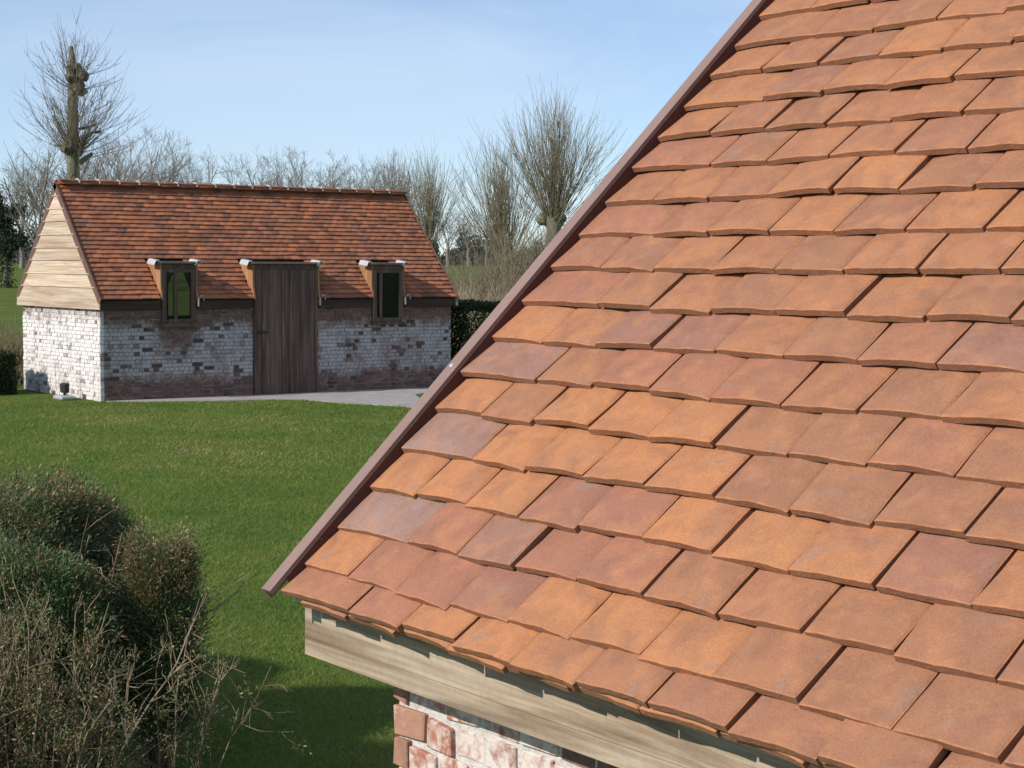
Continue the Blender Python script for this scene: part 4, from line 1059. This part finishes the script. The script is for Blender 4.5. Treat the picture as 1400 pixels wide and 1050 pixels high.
twig_shrub((2.90, 6.50, 0), .84, "small twiggy shrub reaching thin pale branches towards the shaded lawn", 82, 12, .34, .4)
twig_shrub((2.18, 6.75, 0), 1.0, "brown dense twiggy shrub at the left end of the foreground row", 83, 34, .30, .95)

# ------------------------------------------------------------------ grass blades
def grass():
    rng = np.random.default_rng(91); Vs, Ts = [], []
    for d0, d1, n, hh, ww in ((6.6, 9.5, 85000, .036, .0042), (9.5, 13, 95000, .038, .0052), (13, 19, 100000, .042, .007), (19, 30.5, 95000, .046, .011)):
        D = np.sqrt(rng.uniform(d0**2, d1**2, n)); px = rng.uniform(-120, 900, n)
        f2 = np.array([math.sin(YAW), math.cos(YAW)]); r2 = np.array([math.cos(YAW), -math.sin(YAW)])
        xy = f2*D[:, None] + r2*((px-700)/FPX*D)[:, None]
        x, y = xy[:, 0], xy[:, 1]
        keep = ~((x > X0) & (y > Y0+.1)) & ~((x > 1.79) & (y < 2.86))
        # keep the path clear
        pp = PATH; ins = np.zeros(n, bool); j = len(pp)-1
        for i in range(len(pp)):
            xi, yi = pp[i]; xj, yj = pp[j]; c = ((yi > y) != (yj > y)) & (x < (xj-xi)*(y-yi)/(yj-yi+1e-12)+xi); ins ^= c; j = i
        keep &= ~ins; x, y = x[keep], y[keep]; k = len(x)
        cl = np.sin(x*5.1+np.sin(y*3.7))*np.sin(y*4.3+np.sin(x*2.9)); big = np.sin(x*.9+1.3*np.sin(y*.55))*np.sin(y*.7+.4)
        h = hh*.72*rng.uniform(.5, 1.3, k)*(1+.25*cl); a = rng.uniform(0, 6.283, k); w = ww*rng.uniform(.6, 1.2, k); le = rng.normal(0, 1.0, (k, 2))*h[:, None]
        base = np.stack([x, y, np.full(k, -.002)], 1); s_ = np.stack([np.cos(a)*w/2, np.sin(a)*w/2, np.zeros(k)], 1)
        tip = base + np.stack([le[:, 0], le[:, 1], h], 1)
        Vs.append(np.stack([base-s_, base+s_, tip], 1).reshape(-1, 3)); Ts.append(np.clip(.45+.10*cl+.24*big+.15*np.sin(x*2.3+np.cos(y*1.9)*1.5)*np.sin(y*1.3+x*.4)+rng.normal(0, .11, k)+(rng.random(k) < .03)*.5, 0, 1))
    V = np.concatenate(Vs); me = mesh_np("grass", V, np.arange(len(V)).reshape(-1, 3), M_GRASS); face_attr(me, 'tone', np.concatenate(Ts))
    o = add_obj("grass", me); tag(o, "short mown green grass covering the lawn between the barns", "grass", kind="stuff")
grass()

# ------------------------------------------------------------------ far distance
def far_house(px, D, w, label, hgt=2.6):
    dd = F_ + R_*(px-700)/FPX - U_*(361-525)/FPX; P = np.array(CAM)+dd*D; g = float(gz(P[0], P[1])); t = empty("farm_house", (P[0], P[1], g)); tag(t, label, "house", "farm houses on the horizon")
    x, y = P[0], P[1]
    Boxes().box(x-w/2, x+w/2, y-2.5, y+2.5, g-.2, g+hgt).build("wall", M_FARWALL, t)
    Boxes().prism([(x-w/2-.2, y-2.9, g+hgt), (x-w/2-.2, y+2.9, g+hgt), (x-w/2-.2, y, g+hgt+2.6)], (w+.4, 0, 0)).build("roof", M_FARROOF, t)
    for i in range(3):
        xx = x-w/2+w*(i+.5)/3; Boxes().box(xx-.45, xx+.45, y-2.55, y-2.48, g+.8, g+1.9).build("window", M_DARKGLASS, t)
far_house(636, 620, 11, "tiny red-roofed farm house on the horizon beside the far barn's right verge")
far_house(668, 680, 9, "tiny red-roofed farm house on the horizon behind the shorter willow")
far_house(14, 520, 12, "low red-roofed farm house on the horizon behind the ivy-clad tree")

def woods():
    rng = np.random.default_rng(95); n = 60000; px = rng.uniform(-150, 1100, n); D = rng.uniform(230, 420, n)
    f2 = np.array([math.sin(YAW), math.cos(YAW)]); r2 = np.array([math.cos(YAW), -math.sin(YAW)]); xy = f2*D[:, None]+r2*((px-700)/FPX*D)[:, None]
    top = 3.2+1.4*np.sin(px*.05)+1.0*np.sin(px*.13+1)+.8*np.sin(px*.31); z = 2.1+np.clip(top, 1.2, 9)*rng.random(n)**.8
    lv = Leaves(); lv.add(np.column_stack([xy, z]), rng.normal(size=(n, 3))+np.array([0,0,.6]), rng.uniform(.6, 1.3, n), rng.uniform(.15, .35, n), rng.random(n))
    a = leaf_mat("far_woods", [(0.0, (0.055,0.05,0.045)), (0.6, (0.085,0.075,0.06)), (1.0, (0.075,0.085,0.055))])
    o = lv.build("far_woods", a, None, rng); tag(o, "far-off bare woodland along the horizon", "woods", kind="stuff")
woods()
